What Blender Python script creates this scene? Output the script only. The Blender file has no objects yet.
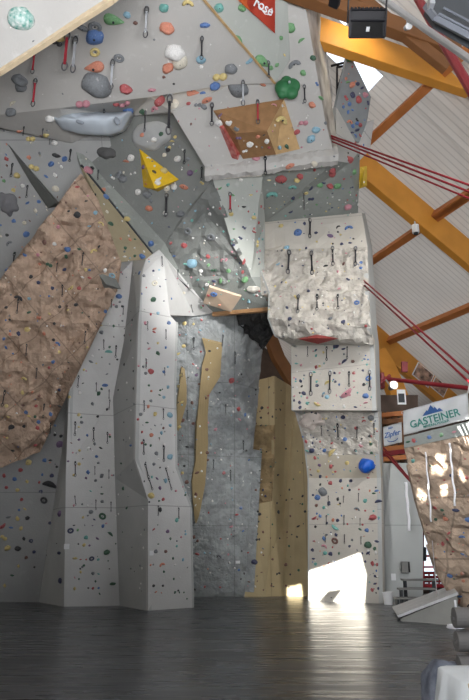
import bpy, bmesh, math, random
from mathutils import Vector, Matrix, noise
from mathutils.bvhtree import BVHTree

random.seed(7)
scene = bpy.context.scene
COL = scene.collection

# ---------------------------------------------------------------- camera, sky, sun, lights, exposure
F = 650.0
PITCH = math.radians(16.7)
CAMZ = 1.6
cam_data = bpy.data.cameras.new('camera')
cam = bpy.data.objects.new('camera', cam_data)
COL.objects.link(cam)
cam_data.sensor_fit = 'VERTICAL'
cam_data.sensor_height = 24.0
cam_data.lens = 24.0 * F / 700.0
cam_data.clip_end = 300
cam.location = (0, 0, CAMZ)
cam.rotation_euler = (math.radians(90) + PITCH, 0, 0)
scene.camera = cam

world = bpy.data.worlds.new('sky')
scene.world = world
world.use_nodes = True
bg = world.node_tree.nodes['Background']
bg.inputs[0].default_value = (0.80, 0.88, 1.0, 1)
bg.inputs[1].default_value = 1.8

SUN_TO = Vector((-0.22, -1.0, 0.34)).normalized()      # direction towards the sun
sd = bpy.data.lights.new('sun', 'SUN')
sd.energy = 26.0
sd.angle = math.radians(0.2)
sd.color = (1.0, 0.97, 0.90)
sun = bpy.data.objects.new('sun', sd)
COL.objects.link(sun)
sun.rotation_euler = SUN_TO.to_track_quat('Z', 'Y').to_euler()


def area(name, loc, target, size, energy, color=(1, 1, 1), sizey=None):
    d = bpy.data.lights.new(name, 'AREA')
    d.energy = energy
    d.color = color
    d.size = size
    if sizey:
        d.shape = 'RECTANGLE'
        d.size_y = sizey
    o = bpy.data.objects.new(name, d)
    COL.objects.link(o)
    o.location = loc
    o.rotation_euler = (Vector(loc) - Vector(target)).to_track_quat('Z', 'Y').to_euler()
    return o


def spot(name, loc, target, energy, angle, blend=1.0, color=(1, 1, 1), radius=0.3):
    d = bpy.data.lights.new(name, 'SPOT')
    d.energy = energy
    d.color = color
    d.spot_size = math.radians(angle)
    d.spot_blend = blend
    d.shadow_soft_size = radius
    o = bpy.data.objects.new(name, d)
    COL.objects.link(o)
    o.location = loc
    o.rotation_euler = (Vector(loc) - Vector(target)).to_track_quat('Z', 'Y').to_euler()
    return o


area('hall_window_light', (13, 5, 8), (-2, 15, 9), 7, 240, (0.95, 0.97, 1.0))
rl = area('rear_fill_light', (1.0, -3.0, 1.4), (-.5, 3.6, 10.2), 9, 1450, (0.98, 0.98, 1.0), 3)  # added fill behind the camera for the top overhang, no window stands here
rl.data.spread = math.radians(112)
r2 = area('rear_side_fill_light', (-3, -4, 4), (4.9, 14.5, 3.2), 3, 120, (0.98, 0.98, 1.0))  # added fill to brighten the banner and bouldering wall
r2.data.spread = math.radians(42)
spot('floodlight_on_pillar', (7.5, 7, 11), (3.2, 18.5, 6.3), 3500, 44, 1.0, (1, 0.98, 0.94))
spot('floodlight_on_towers', (3.0, 8, 9), (-1.0, 18, 8.6), 6000, 24, 1.0, (1, 0.98, 0.95))
spot('skylight_glow_on_beam', (3.5, 12.9, 14.7), (3.05, 14.13, 14.2), 130, 100, 1.0, (1, 0.85, 0.55))

vs = scene.view_settings
vs.view_transform = 'Standard'
vs.look = 'None'
vs.gamma = 1.0
vs.exposure = 0.1
vs.use_curve_mapping = False
scene.cycles.max_bounces = 6
scene.cycles.use_denoising = True

# ---------------------------------------------------------------- helpers
CP, SP = math.cos(PITCH), math.sin(PITCH)


def ray(px, py):
    u = (px - 234.5) / F
    v = (350.0 - py) / F
    return Vector((u, CP - v * SP, SP + v * CP))


CAM = Vector((0, 0, CAMZ))


def U(px, py, Y):
    """point of the place seen in direction px,py at distance Y from the camera's wall-parallel plane"""
    d = ray(px, py)
    return CAM + d * (Y / d.y)


def G(px, py):
    """point of the floor"""
    d = ray(px, py)
    return CAM + d * (-CAMZ / d.z)


def P(t):
    return G(t[0], t[1]) if len(t) == 2 else U(*t)


def on_plane(pts, *anchors):
    """every (px, py[, Y]) of a dict put on the plane through three anchor points"""
    a, b, c = [P(t) for t in anchors]
    n = (b - a).cross(c - a)
    return {k: ray_plane(v[0], v[1], a, n) for k, v in pts.items()}


def proj(p):
    q = Vector(p) - CAM
    fw = q.y * CP + q.z * SP
    up = -q.y * SP + q.z * CP
    return (234.5 + F * q.x / fw, 350 - F * up / fw)


def ray_plane(px, py, p0, n):
    d = ray(px, py)
    return CAM + d * ((p0 - CAM).dot(n) / d.dot(n))


def tag(o, label=None, cat=None, group=None, kind=None):
    if label: o['label'] = label
    if cat: o['category'] = cat
    if group: o['group'] = group
    if kind: o['kind'] = kind
    return o


def empty(name, loc, label, cat, group=None):
    o = bpy.data.objects.new(name, None)
    COL.objects.link(o)
    o.location = loc
    return tag(o, label, cat, group, 'thing' if label else None)


def link(name, me, m=None, parent=None, world_space=True):
    o = bpy.data.objects.new(name, me)
    COL.objects.link(o)
    if m is not None:
        if isinstance(m, (list, tuple)):
            for k in m: me.materials.append(k)
        else:
            me.materials.append(m)
    if parent is not None:
        o.parent = parent
        if world_space:
            o.matrix_parent_inverse = Matrix.Translation(parent.location).inverted()
    return o


def obj(name, bm, m, parent=None, world_space=True, smooth=False):
    me = bpy.data.meshes.new(name)
    if smooth:
        for f in bm.faces: f.smooth = True
    bm.to_mesh(me)
    bm.free()
    return link(name, me, m, parent, world_space)


# ---- materials
def mat(name, col, rough=0.7, vary=0.08, vscale=3.0, bump=0.0, bscale=20.0, metal=0.0, seam=0.0, spec=0.4,
        seam_w=0.012, sx=1.25, sz=2.5, emit=None, estr=0.0, col2=None, speck=0.0, srot=0.0, bdist=.05):
    m = bpy.data.materials.new(name)
    m.use_nodes = True
    nt = m.node_tree
    b = nt.nodes['Principled BSDF']
    b.inputs['Roughness'].default_value = rough
    b.inputs['Metallic'].default_value = metal
    b.inputs['Specular IOR Level'].default_value = spec
    c = Vector(col[:3])
    tc = nt.nodes.new('ShaderNodeTexCoord')
    last = None
    n = nt.nodes.new('ShaderNodeTexNoise')
    n.inputs['Scale'].default_value = vscale
    n.inputs['Detail'].default_value = 6
    nt.links.new(tc.outputs['Object'], n.inputs['Vector'])
    r = nt.nodes.new('ShaderNodeValToRGB')
    a = c * (1 - vary)
    z = c * (1 + vary) if col2 is None else Vector(col2[:3])
    r.color_ramp.elements[0].position = 0.32
    r.color_ramp.elements[1].position = 0.68
    r.color_ramp.elements[0].color = (a.x, a.y, a.z, 1)
    r.color_ramp.elements[1].color = (z.x, z.y, z.z, 1)
    nt.links.new(n.outputs['Fac'], r.inputs['Fac'])
    last = r.outputs['Color']
    if speck > 0:      # chalk marks
        n3 = nt.nodes.new('ShaderNodeTexNoise')
        n3.inputs['Scale'].default_value = 5.5
        n3.inputs['Detail'].default_value = 3
        nt.links.new(tc.outputs['Object'], n3.inputs['Vector'])
        r3 = nt.nodes.new('ShaderNodeValToRGB')
        r3.color_ramp.elements[0].position = 0.62
        r3.color_ramp.elements[1].position = 0.78
        r3.color_ramp.elements[0].color = (0, 0, 0, 1)
        r3.color_ramp.elements[1].color = (speck, speck, speck, 1)
        nt.links.new(n3.outputs['Fac'], r3.inputs['Fac'])
        mx = nt.nodes.new('ShaderNodeMixRGB')
        nt.links.new(r3.outputs['Color'], mx.inputs['Fac'])
        nt.links.new(last, mx.inputs['Color1'])
        mx.inputs['Color2'].default_value = (0.75, 0.75, 0.74, 1)
        last = mx.outputs['Color']
    if seam > 0:       # joints between the boards
        sep = nt.nodes.new('ShaderNodeSeparateXYZ')
        if srot:
            vr = nt.nodes.new('ShaderNodeVectorRotate'); vr.rotation_type = 'Y_AXIS'; vr.inputs['Angle'].default_value = srot
            nt.links.new(tc.outputs['Object'], vr.inputs['Vector']); nt.links.new(vr.outputs[0], sep.inputs[0])
        else:
            nt.links.new(tc.outputs['Object'], sep.inputs[0])
        outs = []
        for ax, per in (('X', sx), ('Z', sz)):
            mo = nt.nodes.new('ShaderNodeMath'); mo.operation = 'PINGPONG'
            mo.inputs[1].default_value = per / 2
            nt.links.new(sep.outputs[ax], mo.inputs[0])
            lt = nt.nodes.new('ShaderNodeMath'); lt.operation = 'LESS_THAN'
            lt.inputs[1].default_value = seam_w
            nt.links.new(mo.outputs[0], lt.inputs[0])
            outs.append(lt)
        mxm = nt.nodes.new('ShaderNodeMath'); mxm.operation = 'MAXIMUM'
        nt.links.new(outs[0].outputs[0], mxm.inputs[0])
        nt.links.new(outs[1].outputs[0], mxm.inputs[1])
        mu = nt.nodes.new('ShaderNodeMath'); mu.operation = 'MULTIPLY'
        mu.inputs[1].default_value = seam
        nt.links.new(mxm.outputs[0], mu.inputs[0])
        mx = nt.nodes.new('ShaderNodeMixRGB')
        nt.links.new(mu.outputs[0], mx.inputs['Fac'])
        nt.links.new(last, mx.inputs['Color1'])
        mx.inputs['Color2'].default_value = (c.x * .35, c.y * .35, c.z * .35, 1)
        last = mx.outputs['Color']
    nt.links.new(last, b.inputs['Base Color'])
    if bump > 0:
        n2 = nt.nodes.new('ShaderNodeTexNoise')
        n2.inputs['Scale'].default_value = bscale
        n2.inputs['Detail'].default_value = 5
        nt.links.new(tc.outputs['Object'], n2.inputs['Vector'])
        bp = nt.nodes.new('ShaderNodeBump')
        bp.inputs['Strength'].default_value = bump
        bp.inputs['Distance'].default_value = bdist
        nt.links.new(n2.outputs['Fac'], bp.inputs['Height'])
        nt.links.new(bp.outputs['Normal'], b.inputs['Normal'])
    if emit:
        b.inputs['Emission Color'].default_value = (*emit, 1)
        b.inputs['Emission Strength'].default_value = estr
    return m


def box_bm(bm, c, size, rot=None, bevel=0.0):
    r = bmesh.ops.create_cube(bm, size=1.0)
    M = Matrix.Translation(c) @ (rot.to_4x4() if rot else Matrix.Identity(4)) @ Matrix.Diagonal((*size, 1))
    bmesh.ops.transform(bm, matrix=M, verts=r['verts'])
    if bevel > 0:
        es = list({e for v in r['verts'] for e in v.link_edges})
        bmesh.ops.bevel(bm, geom=es, offset=bevel, segments=2, affect='EDGES', profile=0.6)
    return bm


def frame_from(a, b, up=Vector((0, 0, 1))):
    z = (b - a).normalized()
    x = up.cross(z)
    if x.length < 1e-4: x = Vector((1, 0, 0))
    x.normalize()
    y = z.cross(x)
    return Matrix((x, y, z)).transposed()


def bar(bm, a, b, w, h, up=Vector((0, 0, 1)), bevel=0.0):
    """rectangular bar from a to b; w across, h along 'up'"""
    a, b = Vector(a), Vector(b)
    R = frame_from(a, b, up)
    return box_bm(bm, (a + b) / 2, (w, h, (b - a).length), R, bevel)


def tube(bm, a, b, r, seg=10, r2=None):
    a, b = Vector(a), Vector(b)
    R = frame_from(a, b)
    M = Matrix.Translation((a + b) / 2) @ R.to_4x4()
    bmesh.ops.create_cone(bm, cap_ends=True, segments=seg, radius1=r, radius2=r if r2 is None else r2,
                          depth=(b - a).length, matrix=M)
    return bm


def path_tube(bm, pts, r, seg=8):
    rings = []
    for i, p in enumerate(pts):
        p = Vector(p)
        d = (Vector(pts[min(i + 1, len(pts) - 1)]) - Vector(pts[max(i - 1, 0)])).normalized()
        up = Vector((0.13, 0.4, 0.9)) if abs(d.z) < .85 else Vector((1, 0.1, 0))
        x = up.cross(d).normalized(); y = d.cross(x)
        rings.append([bm.verts.new(p + (x * math.cos(t) + y * math.sin(t)) * r) for t in [2 * math.pi * k / seg for k in range(seg)]])
    for a, b in zip(rings, rings[1:]):
        for k in range(seg):
            bm.faces.new((a[k], a[(k + 1) % seg], b[(k + 1) % seg], b[k]))
    bm.faces.new(rings[0][::-1]); bm.faces.new(rings[-1])
    return bm


def torus(bm, c, R, r, sx=1.0, sy=1.0, seg=20, rs=6, rot=None, arc=2 * math.pi, start=0.0):
    pts = []
    n = seg if arc >= 6.28 else seg + 1
    rings = []
    for i in range(n):
        t = start + arc * i / seg
        cen = Vector((R * math.cos(t) * sx, R * math.sin(t) * sy, 0))
        rad = Vector((math.cos(t), math.sin(t), 0))
        ring = []
        for k in range(rs):
            s = 2 * math.pi * k / rs
            p = cen + rad * (r * math.cos(s)) + Vector((0, 0, r * math.sin(s)))
            if rot: p = rot @ p
            ring.append(bm.verts.new(p + Vector(c)))
        rings.append(ring)
    m = n if arc >= 6.28 else n - 1
    for i in range(m):
        a, b = rings[i], rings[(i + 1) % n]
        for k in range(rs):
            bm.faces.new((a[k], a[(k + 1) % rs], b[(k + 1) % rs], b[k]))
    if arc < 6.28:
        bm.faces.new(rings[0][::-1]); bm.faces.new(rings[-1])
    return bm


# ---- climbing wall facets: shared corner points, triangulated, cut into a regular grid, relief pushed out of the face
WALLS = []      # (object, region phrase) for finding the surface behind a hold


NRM = {}


def facet_mesh(points, faces, cell=0.0, amp=0.0, nscale=1.0, thick=0.12, ridged=False, edge_free=False, sharp=1.0):
    bm = bmesh.new()
    used = {k for f in faces for k in f}
    vs_ = {k: bm.verts.new(P(v) if isinstance(v, tuple) else Vector(v)) for k, v in points.items() if k in used}
    for f in faces:
        bm.faces.new([vs_[k] for k in f])
    bmesh.ops.triangulate(bm, faces=bm.faces[:], ngon_method='EAR_CLIP')
    for f in bm.faces:          # every facet looks into the hall
        f.normal_update()
        if f.normal.dot(CAM - f.calc_center_median()) < 0:
            f.normal_flip()
    if cell > 0:
        xs = [v.co.x for v in bm.verts]; ys = [v.co.y for v in bm.verts]; zs = [v.co.z for v in bm.verts]
        for ax, lo, hi in ((0, min(xs), max(xs)), (2, min(zs), max(zs))):
            n = int((hi - lo) / cell)
            for i in range(1, n + 1):
                co = Vector((0, 0, 0)); co[ax] = lo + i * cell
                no = Vector((0, 0, 0)); no[ax] = 1
                bmesh.ops.bisect_plane(bm, geom=bm.verts[:] + bm.edges[:] + bm.faces[:], plane_co=co, plane_no=no)
        bmesh.ops.triangulate(bm, faces=bm.faces[:])
    bm.normal_update()
    NRM.clear()
    for v in bm.verts: NRM[v] = v.normal.copy()
    if amp > 0:
        bnd = set()
        if not edge_free:
            for e in bm.edges:
                if len(e.link_faces) == 1:
                    bnd.update(e.verts)
        mv = []
        for v in bm.verts:
            if v in bnd: continue
            p = v.co * nscale
            if ridged:
                h = 1 - abs(noise.noise(p)) * 2.2 + 0.5 * (1 - abs(noise.noise(p * 2.1 + Vector((5, 5, 5)))) * 2.0)
                h = max(-1, h - .6)
            else:
                h = noise.noise(p) + .5 * noise.noise(p * 2.2)
            mv.append((v, v.normal * amp * h * sharp))
        for v, d in mv: v.co += d
    return bm


def thicken(bm, t):
    """closed body: copy of the front pushed back from the hall, joined by a rim"""
    bm.normal_update()
    front = bm.faces[:]
    nv = {}
    back = Vector((0, 0, 0))
    for v in bm.verts[:]:
        nv[v] = v.co - NRM.get(v, v.normal) * t
    bverts = {v: bm.verts.new(c) for v, c in nv.items()}
    edges = [e for e in bm.edges if len(e.link_faces) == 1]
    loops = []
    for e in edges:
        f = e.link_faces[0]
        for l in f.loops:
            if l.edge == e:
                loops.append((l.vert, l.link_loop_next.vert))
    for f in front:
        bm.faces.new([bverts[v] for v in reversed(f.verts[:])])
    for a, b in loops:
        bm.faces.new((b, a, bverts[a], bverts[b]))
    return bm


def wall_part(name, points, faces, m, parent, region, cell=0.0, amp=0.0, nscale=1.0, thick=0.12, **k):
    bm = facet_mesh(points, faces, cell, amp, nscale, **k)
    if thick > 0: thicken(bm, thick)
    o = obj(name, bm, m, parent)
    WALLS.append((o, region))
    return o

# ---------------------------------------------------------------- materials
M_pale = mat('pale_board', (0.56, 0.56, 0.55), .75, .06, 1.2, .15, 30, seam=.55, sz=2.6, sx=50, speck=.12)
M_paleshade = mat('pale_board_shaded', (0.44, 0.45, 0.44), .75, .06, 1.2, .15, 30, seam=.4, sz=2.6, sx=50, speck=.08)  # pale board again, the shade of the side faces put into its colour
M_grey = mat('grey_board', (0.36, 0.365, 0.36), .8, .07, 1.1, .2, 25, seam=.4, sz=3.1, sx=3.7, speck=.12)
M_greyroof = mat('dark_grey_board', (0.19, 0.20, 0.19), .8, .10, 1.2, .3, 22, speck=.06)
M_greyband = mat('mid_grey_board', (0.27, 0.29, 0.27), .8, .10, 1.4, .3, 22, speck=.25)
M_box = mat('light_grey_board', (0.47, 0.46, 0.44), .75, .05, .9, .15, 30, speck=.22)
M_greenish = mat('greenish_grey_board', (0.40, 0.42, 0.39), .75, .05, .9, .15, 30, speck=.22)
M_tan = mat('tan_rock_panel', (0.46, 0.335, 0.25), .85, .22, 2.6, 1.0, 3.5, seam=.5, sx=1.0, sz=1.0, seam_w=.014, srot=.72, bdist=.22)
M_beigerock = mat('khaki_rock_panel', (0.30, 0.22, 0.12), .85, .3, 3, .8, 6, bdist=.1)
M_khaki = mat('khaki_board', (0.34, 0.29, 0.19), .8, .07, 2.0, .2, 20)
M_beige = mat('beige_board', (0.42, 0.34, 0.20), .8, .06, 2.0, .15, 20, seam=.4, sx=1.2, sz=60)
M_beigestripe = mat('beige_stripe', (0.36, 0.275, 0.145), .8, .06, 2.0, .15, 20)
M_relief = mat('blue_grey_rock_panel', (0.30, 0.32, 0.325), .8, .18, 3.0, .9, 5, seam=.4, sx=1.5, sz=2.2, speck=.5, bdist=.12)
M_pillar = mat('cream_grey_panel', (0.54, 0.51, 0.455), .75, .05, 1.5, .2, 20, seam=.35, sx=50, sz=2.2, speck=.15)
M_pillarrock = mat('cream_grey_rock_panel', (0.50, 0.47, 0.42), .8, .16, 4, 1.0, 5, speck=.15, bdist=.12)
M_brownrock = mat('brown_rock_panel', (0.47, 0.36, 0.27), .85, .3, 2.5, 1.0, 5, bdist=.12, seam=.5, sx=1.2, sz=1.3, seam_w=.02)
M_edge = mat('plywood_edge', (0.62, 0.50, 0.34), .6, .1, 8)
M_wood = mat('varnished_plywood', (0.30, 0.165, 0.075), .5, .12, 6, .1, 30)
M_wood2 = mat('varnished_plywood_light', (0.50, 0.33, 0.16), .5, .12, 6, .1, 30)
M_glulam = mat('glued_laminated_timber', (0.66, 0.29, 0.045), .5, .08, 1.5, .05, 20)
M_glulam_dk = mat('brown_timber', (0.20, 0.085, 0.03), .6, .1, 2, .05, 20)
M_purlin = mat('purlin_timber', (0.47, 0.17, 0.05), .6, .1, 2, .05, 20)
M_black = mat('black_plastic', (0.012, 0.012, 0.014), .5, spec=.12)
M_dkgrey = mat('dark_grey_metal', (0.045, 0.05, 0.056), .5, spec=.15)
M_steel = mat('steel', (0.55, 0.56, 0.58), .35, .03, metal=.8)
M_redsteel = mat('red_painted_steel', (0.22, 0.012, 0.02), .45, .05)
M_white = mat('white_fabric', (0.78, 0.79, 0.80), .8, .03)
M_whitepaint = mat('white_paint', (0.62, 0.63, 0.63), .6, .04)


def solid(name, col, rough=.55, vary=.1):
    return mat(name, col, rough, vary, 12)


# ---------------------------------------------------------------- axes of the hall
A = Vector((-.43, 1, 0)).normalized()          # along the ridge
N = Vector((1, .43, 0)).normalized()           # across
S = Vector((1, .43, -.7)).normalized()         # down the roof slope
RN = A.cross(S).normalized()
if RN.z > 0: RN = -RN                          # roof normal, pointing down into the hall
RO = U(415, 232, 23.0)
RO = ray_plane(415, 232, Vector((25.9 / .7, 0, 0)), RN)


def roof(px, py, drop=0.0):
    return ray_plane(px, py, RO + RN * drop, RN)


def roof_as(p):
    d = p - RO
    return d.dot(A), d.dot(S)


def roof_pt(a, s, drop=0.0):
    return RO + A * a + S * s + RN * drop


def hall(u, w, z):
    return N * u + A * w + Vector((0, 0, z))


# ---------------------------------------------------------------- floor
def make_floor():
    m = mat('polished_dark_floor', (0.045, 0.049, 0.056), .28, .35, .8, spec=.55)
    nt = m.node_tree; b = nt.nodes['Principled BSDF']
    tc = nt.nodes.new('ShaderNodeTexCoord')
    mp = nt.nodes.new('ShaderNodeMapping'); mp.inputs['Scale'].default_value = (.35, 2.2, 1)
    mp.inputs['Rotation'].default_value = (0, 0, math.radians(8))
    n = nt.nodes.new('ShaderNodeTexNoise'); n.inputs['Scale'].default_value = 1.6; n.inputs['Detail'].default_value = 4
    nt.links.new(tc.outputs['Object'], mp.inputs[0]); nt.links.new(mp.outputs[0], n.inputs['Vector'])
    bp = nt.nodes.new('ShaderNodeBump'); bp.inputs['Strength'].default_value = .5; bp.inputs['Distance'].default_value = .025
    nt.links.new(n.outputs['Fac'], bp.inputs['Height']); nt.links.new(bp.outputs[0], b.inputs['Normal'])
    n2 = nt.nodes.new('ShaderNodeTexNoise'); n2.inputs['Scale'].default_value = 2.5
    nt.links.new(mp.outputs[0], n2.inputs['Vector'])
    mr = nt.nodes.new('ShaderNodeMapRange'); mr.inputs['To Min'].default_value = .16; mr.inputs['To Max'].default_value = .42
    nt.links.new(n2.outputs['Fac'], mr.inputs['Value']); nt.links.new(mr.outputs[0], b.inputs['Roughness'])
    bm = bmesh.new()
    box_bm(bm, (0, 6.5, -.1), (70, 53, .2))
    tag(obj('floor', bm, m), kind='structure')


make_floor()

# ---------------------------------------------------------------- roof
def make_roof():
    m = mat('ribbed_roof_sheet', (0.66, 0.62, 0.57), .55, .04, .6)
    nt = m.node_tree; b = nt.nodes['Principled BSDF']
    tc = nt.nodes.new('ShaderNodeTexCoord')
    dt = nt.nodes.new('ShaderNodeVectorMath'); dt.operation = 'DOT_PRODUCT'; dt.inputs[1].default_value = A
    nt.links.new(tc.outputs['Object'], dt.inputs[0])
    pp = nt.nodes.new('ShaderNodeMath'); pp.operation = 'PINGPONG'; pp.inputs[1].default_value = .11
    nt.links.new(dt.outputs['Value'], pp.inputs[0])
    lt = nt.nodes.new('ShaderNodeMath'); lt.operation = 'LESS_THAN'; lt.inputs[1].default_value = .022
    nt.links.new(pp.outputs[0], lt.inputs[0])
    old = b.inputs['Base Color'].links[0].from_socket
    mx = nt.nodes.new('ShaderNodeMixRGB'); mx.inputs['Color2'].default_value = (.55, .515, .475, 1)
    nt.links.new(lt.outputs[0], mx.inputs['Fac']); nt.links.new(old, mx.inputs['Color1'])
    nt.links.new(mx.outputs[0], b.inputs['Base Color'])
    a0, s1 = roof_as(roof(368, 92)); a1, _ = roof_as(roof(383, 76)); _, s0 = roof_as(roof(322, 50))
    b0, c0 = roof_as(roof(338, 15)); b1, c1 = roof_as(roof(349, 21))
    holes = [(min(a0, a1), max(a0, a1), s0, s1), (min(b0, b1) - .1, max(b0, b1) + .1, min(c0, c1) - .2, max(c0, c1))]
    
    ab = sorted({-22, 17} | {h[0] for h in holes} | {h[1] for h in holes})
    sb = sorted({-14, 13} | {h[2] for h in holes} | {h[3] for h in holes})
    bm = bmesh.new()
    vv = {}
    def V(i, j):
        if (i, j) not in vv: vv[i, j] = bm.verts.new(roof_pt(ab[i], sb[j]))
        return vv[i, j]
    for i in range(len(ab) - 1):
        for j in range(len(sb) - 1):
            ca, cs = (ab[i] + ab[i + 1]) / 2, (sb[j] + sb[j + 1]) / 2
            if any(h[0] < ca < h[1] and h[2] < cs < h[3] for h in holes): continue
            bm.faces.new((V(i, j), V(i + 1, j), V(i + 1, j + 1), V(i, j + 1)))
    thick = bmesh.ops.solidify(bm, geom=bm.faces[:], thickness=.12)
    tag(obj('ceiling', bm, m), kind='structure')
    # the other slope, away to the side
    bm = bmesh.new()
    r0, r1 = roof_pt(-22, -14), roof_pt(17, -14)
    S2 = Vector((-1, -.43, -.7)).normalized()
    q = [r0, r1, r1 + S2 * 30, r0 + S2 * 30]
    bm.faces.new([bm.verts.new(p + Vector((0, 0, .05))) for p in q])
    bmesh.ops.solidify(bm, geom=bm.faces[:], thickness=.12)
    tag(obj('ceiling', bm, m), kind='structure')


make_roof()

M_backwall = mat('dark_timber_wall', (0.10, 0.07, 0.055), .8, .2, 2)
# far gable wall and side wall of the hall
def make_shell():
    R = Matrix((N, A, Vector((0, 0, 1)))).transposed()
    bm = bmesh.new()
    box_bm(bm, hall(-.1, 31.2, 9), (43.4, .3, 24), R)
    tag(obj('wall_back', bm, M_backwall), kind='structure')
    # side wall, with the opening of the bright window
    q = [ray_plane(px, py, hall(21.5, 0, 0), N) for px, py in ((417, 531), (452, 531), (452, 592), (417, 592))]
    ws = [p.dot(A) for p in q]; zs = [p.z for p in q]
    w0, w1, z0, z1 = min(ws), max(ws), max(0.05, min(zs)), max(zs)
    for wa, wb, za, zb in ((-9, w0, 0, 7.2), (w1, 33, 0, 7.2), (w0, w1, z1, 7.2), (w0, w1, -.1, z0)):
        if zb - za < .02 or wb - wa < .02: continue
        bm = bmesh.new()
        box_bm(bm, hall(21.5, (wa + wb) / 2, (za + zb) / 2), (.3, wb - wa, zb - za), R)
        tag(obj('wall_right', bm, M_backwall), kind='structure')
    bm = bmesh.new()
    box_bm(bm, hall(-13, 8, 6), (.3, 34, 14), R)
    tag(obj('wall_left', bm, M_whitepaint), kind='structure')
    # timber posts and window panes of the clerestory under the eave
    e = ray_plane(469, 376, hall(21.2, 0, 0), N)
    wl = mat('window_glass', (.5, .55, .6), .1, .02)
    nwin = 0
    for k in range(9):
        w = 14 + k * 1.9
        fr = empty('window_%d' % (k + 1), hall(21.3, w, 7.2), None, None)
        tag(fr, kind='structure')
        bm = bmesh.new()
        z0, z1 = 7.2, 9.6
        for dw in (-.85, .85):
            box_bm(bm, hall(21.3, w + dw, (z0 + z1) / 2), (.2, .2, z1 - z0), R)
        for z in (z0 + .1, (z0 + z1) / 2, z1 - .1):
            box_bm(bm, hall(21.3, w, z), (.16, 1.7, .14), R)
        obj('window_frame', bm, M_glulam_dk, fr)
        bm = bmesh.new()
        box_bm(bm, hall(21.4, w, (z0 + z1) / 2), (.02, 1.6, z1 - z0 - .2), R)
        obj('window_pane', bm, M_dkgrey, fr)


make_shell()

# rear gable wall behind the photographer, with unseen openings shaped to cast the sun patches
def make_rear_wall():
    Y0 = -6.0
    def shadow_of(p):
        t = (Y0 - p.y) / SUN_TO.y
        return p + SUN_TO * t
    def onto(poly, Yd):
        out = []
        for q in poly:
            p = q if isinstance(q, Vector) else U(q[0], q[1], Yd)
            s = shadow_of(p)
            out.append((s.x, s.z))
        return out
    def rp(px, py):      # points of the pillar foot's face
        p0, p1, p2 = G(309.5, 600.5), G(383, 604), U(309, 478, 20.4)
        return ray_plane(px, py, p0, (p1 - p0).cross(p2 - p0))
    def bw(px, py):
        p0 = G(284, 596.5)
        return ray_plane(px, py, p0, Vector((0, 1, 0)))
    def br(px, py):
        p0, p1, p2 = U(404, 437, 14.4), U(440, 580, 15.6), U(469, 420, 13.6)
        return ray_plane(px, py, p0, (p1 - p0).cross(p2 - p0))
    holes = [
        onto([rp(309, 571), rp(333, 563), rp(360, 552.5), rp(366, 575), rp(364, 606), rp(309, 604)], 0),
        onto([bw(287, 586), bw(301, 584), bw(303, 600), bw(287, 600)], 0),
        onto([br(456, 433), br(475, 425), br(475, 452), br(462, 458), br(455, 444)], 0),
        onto([br(437, 458), br(446, 462), br(442, 468), br(448, 471), br(441, 480), br(432, 477), br(431, 466)], 0),
        onto([br(418, 489), br(424, 494), br(430, 500), br(422, 503), br(417, 497)], 0),
        onto([br(457, 472), br(461, 473), br(465, 486), br(462, 487)], 0),
        onto([br(440, 489), br(447, 487), br(447, 497), br(441, 499)], 0),
    ]
    import mathutils
    outer = [(-32, -.1), (32, -.1), (32, 24), (-32, 24)]
    rings = [outer] + holes
    flat = [[Vector((x, z, 0)) for x, z in r] for r in rings]
    tris = mathutils.geometry.tessellate_polygon(flat)
    co = [v for r in flat for v in r]
    bm = bmesh.new()
    vv = [bm.verts.new((v.x, Y0, v.y)) for v in co]
    for t in tris:
        try: bm.faces.new([vv[i] for i in t])
        except ValueError: pass
    bmesh.ops.recalc_face_normals(bm, faces=bm.faces[:])
    q = onto([rp(318, 602), rp(328, 590.5), rp(343, 588.5), rp(333, 603)], 0)      # added unseen flap that shapes the dark spot in the sun patch
    vv = [bm.verts.new((x, Y0, z)) for x, z in q]
    bm.faces.new(vv)
    tag(obj('wall_rear', bm, M_whitepaint), kind='structure')
    return holes


make_rear_wall()

# ---------------------------------------------------------------- climbing walls
# left grey wall ------------------------------------------------------------
lw = empty('climbing_wall', G(0, 602), 'tall grey climbing wall behind and around the tan rock panel, with a dark fin', 'climbing wall')
LWP = dict(
    a=(-40, 602.5), b=(39, 602.3), c=(62, 450, 19.6), d=(92, 300, 18.9), e=(96, 250, 18.0), f=(90, 200, 16.6), g=(81, 165, 15.9),
    h=(72, 140, 15.6), i=(-40, 108, 15.2), j=(-40, 300, 18.0), k=(-40, 450, 19.6), l=(64, 607), m=(66, 470, 18.5), n=(69, 391, 18.1),
    o=(74, 340, 18.0), p=(104, 290, 17.9))
LWP['a'] = (-40, 602.3)
_lo = on_plane({k: LWP[k] for k in 'cdjk'}, (-40, 602.3), (39, 602.3), (0, 400, 19.3))
LWP.update(_lo)
LWP['h'] = (104, 112); LWP['g'] = (112, 150)
LWP.update(on_plane({k: LWP[k] for k in 'efghi'}, (-40, 300, _lo['j'].y), (92, 300, _lo['d'].y), (0, 108, 15.1)))
wall_part('wall_face', {k: LWP[k] for k in 'abcdefghijk'}, ['abcdjk', 'jdefghi'], M_grey, lw, 'the left grey wall')
wall_part('side_face', {k: LWP[k] for k in 'bcdlmnop'}, ['blmc', 'mnoc', 'cop', 'cpd'], M_paleshade, lw, 'the shaded side face of the straight pale tower')


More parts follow.
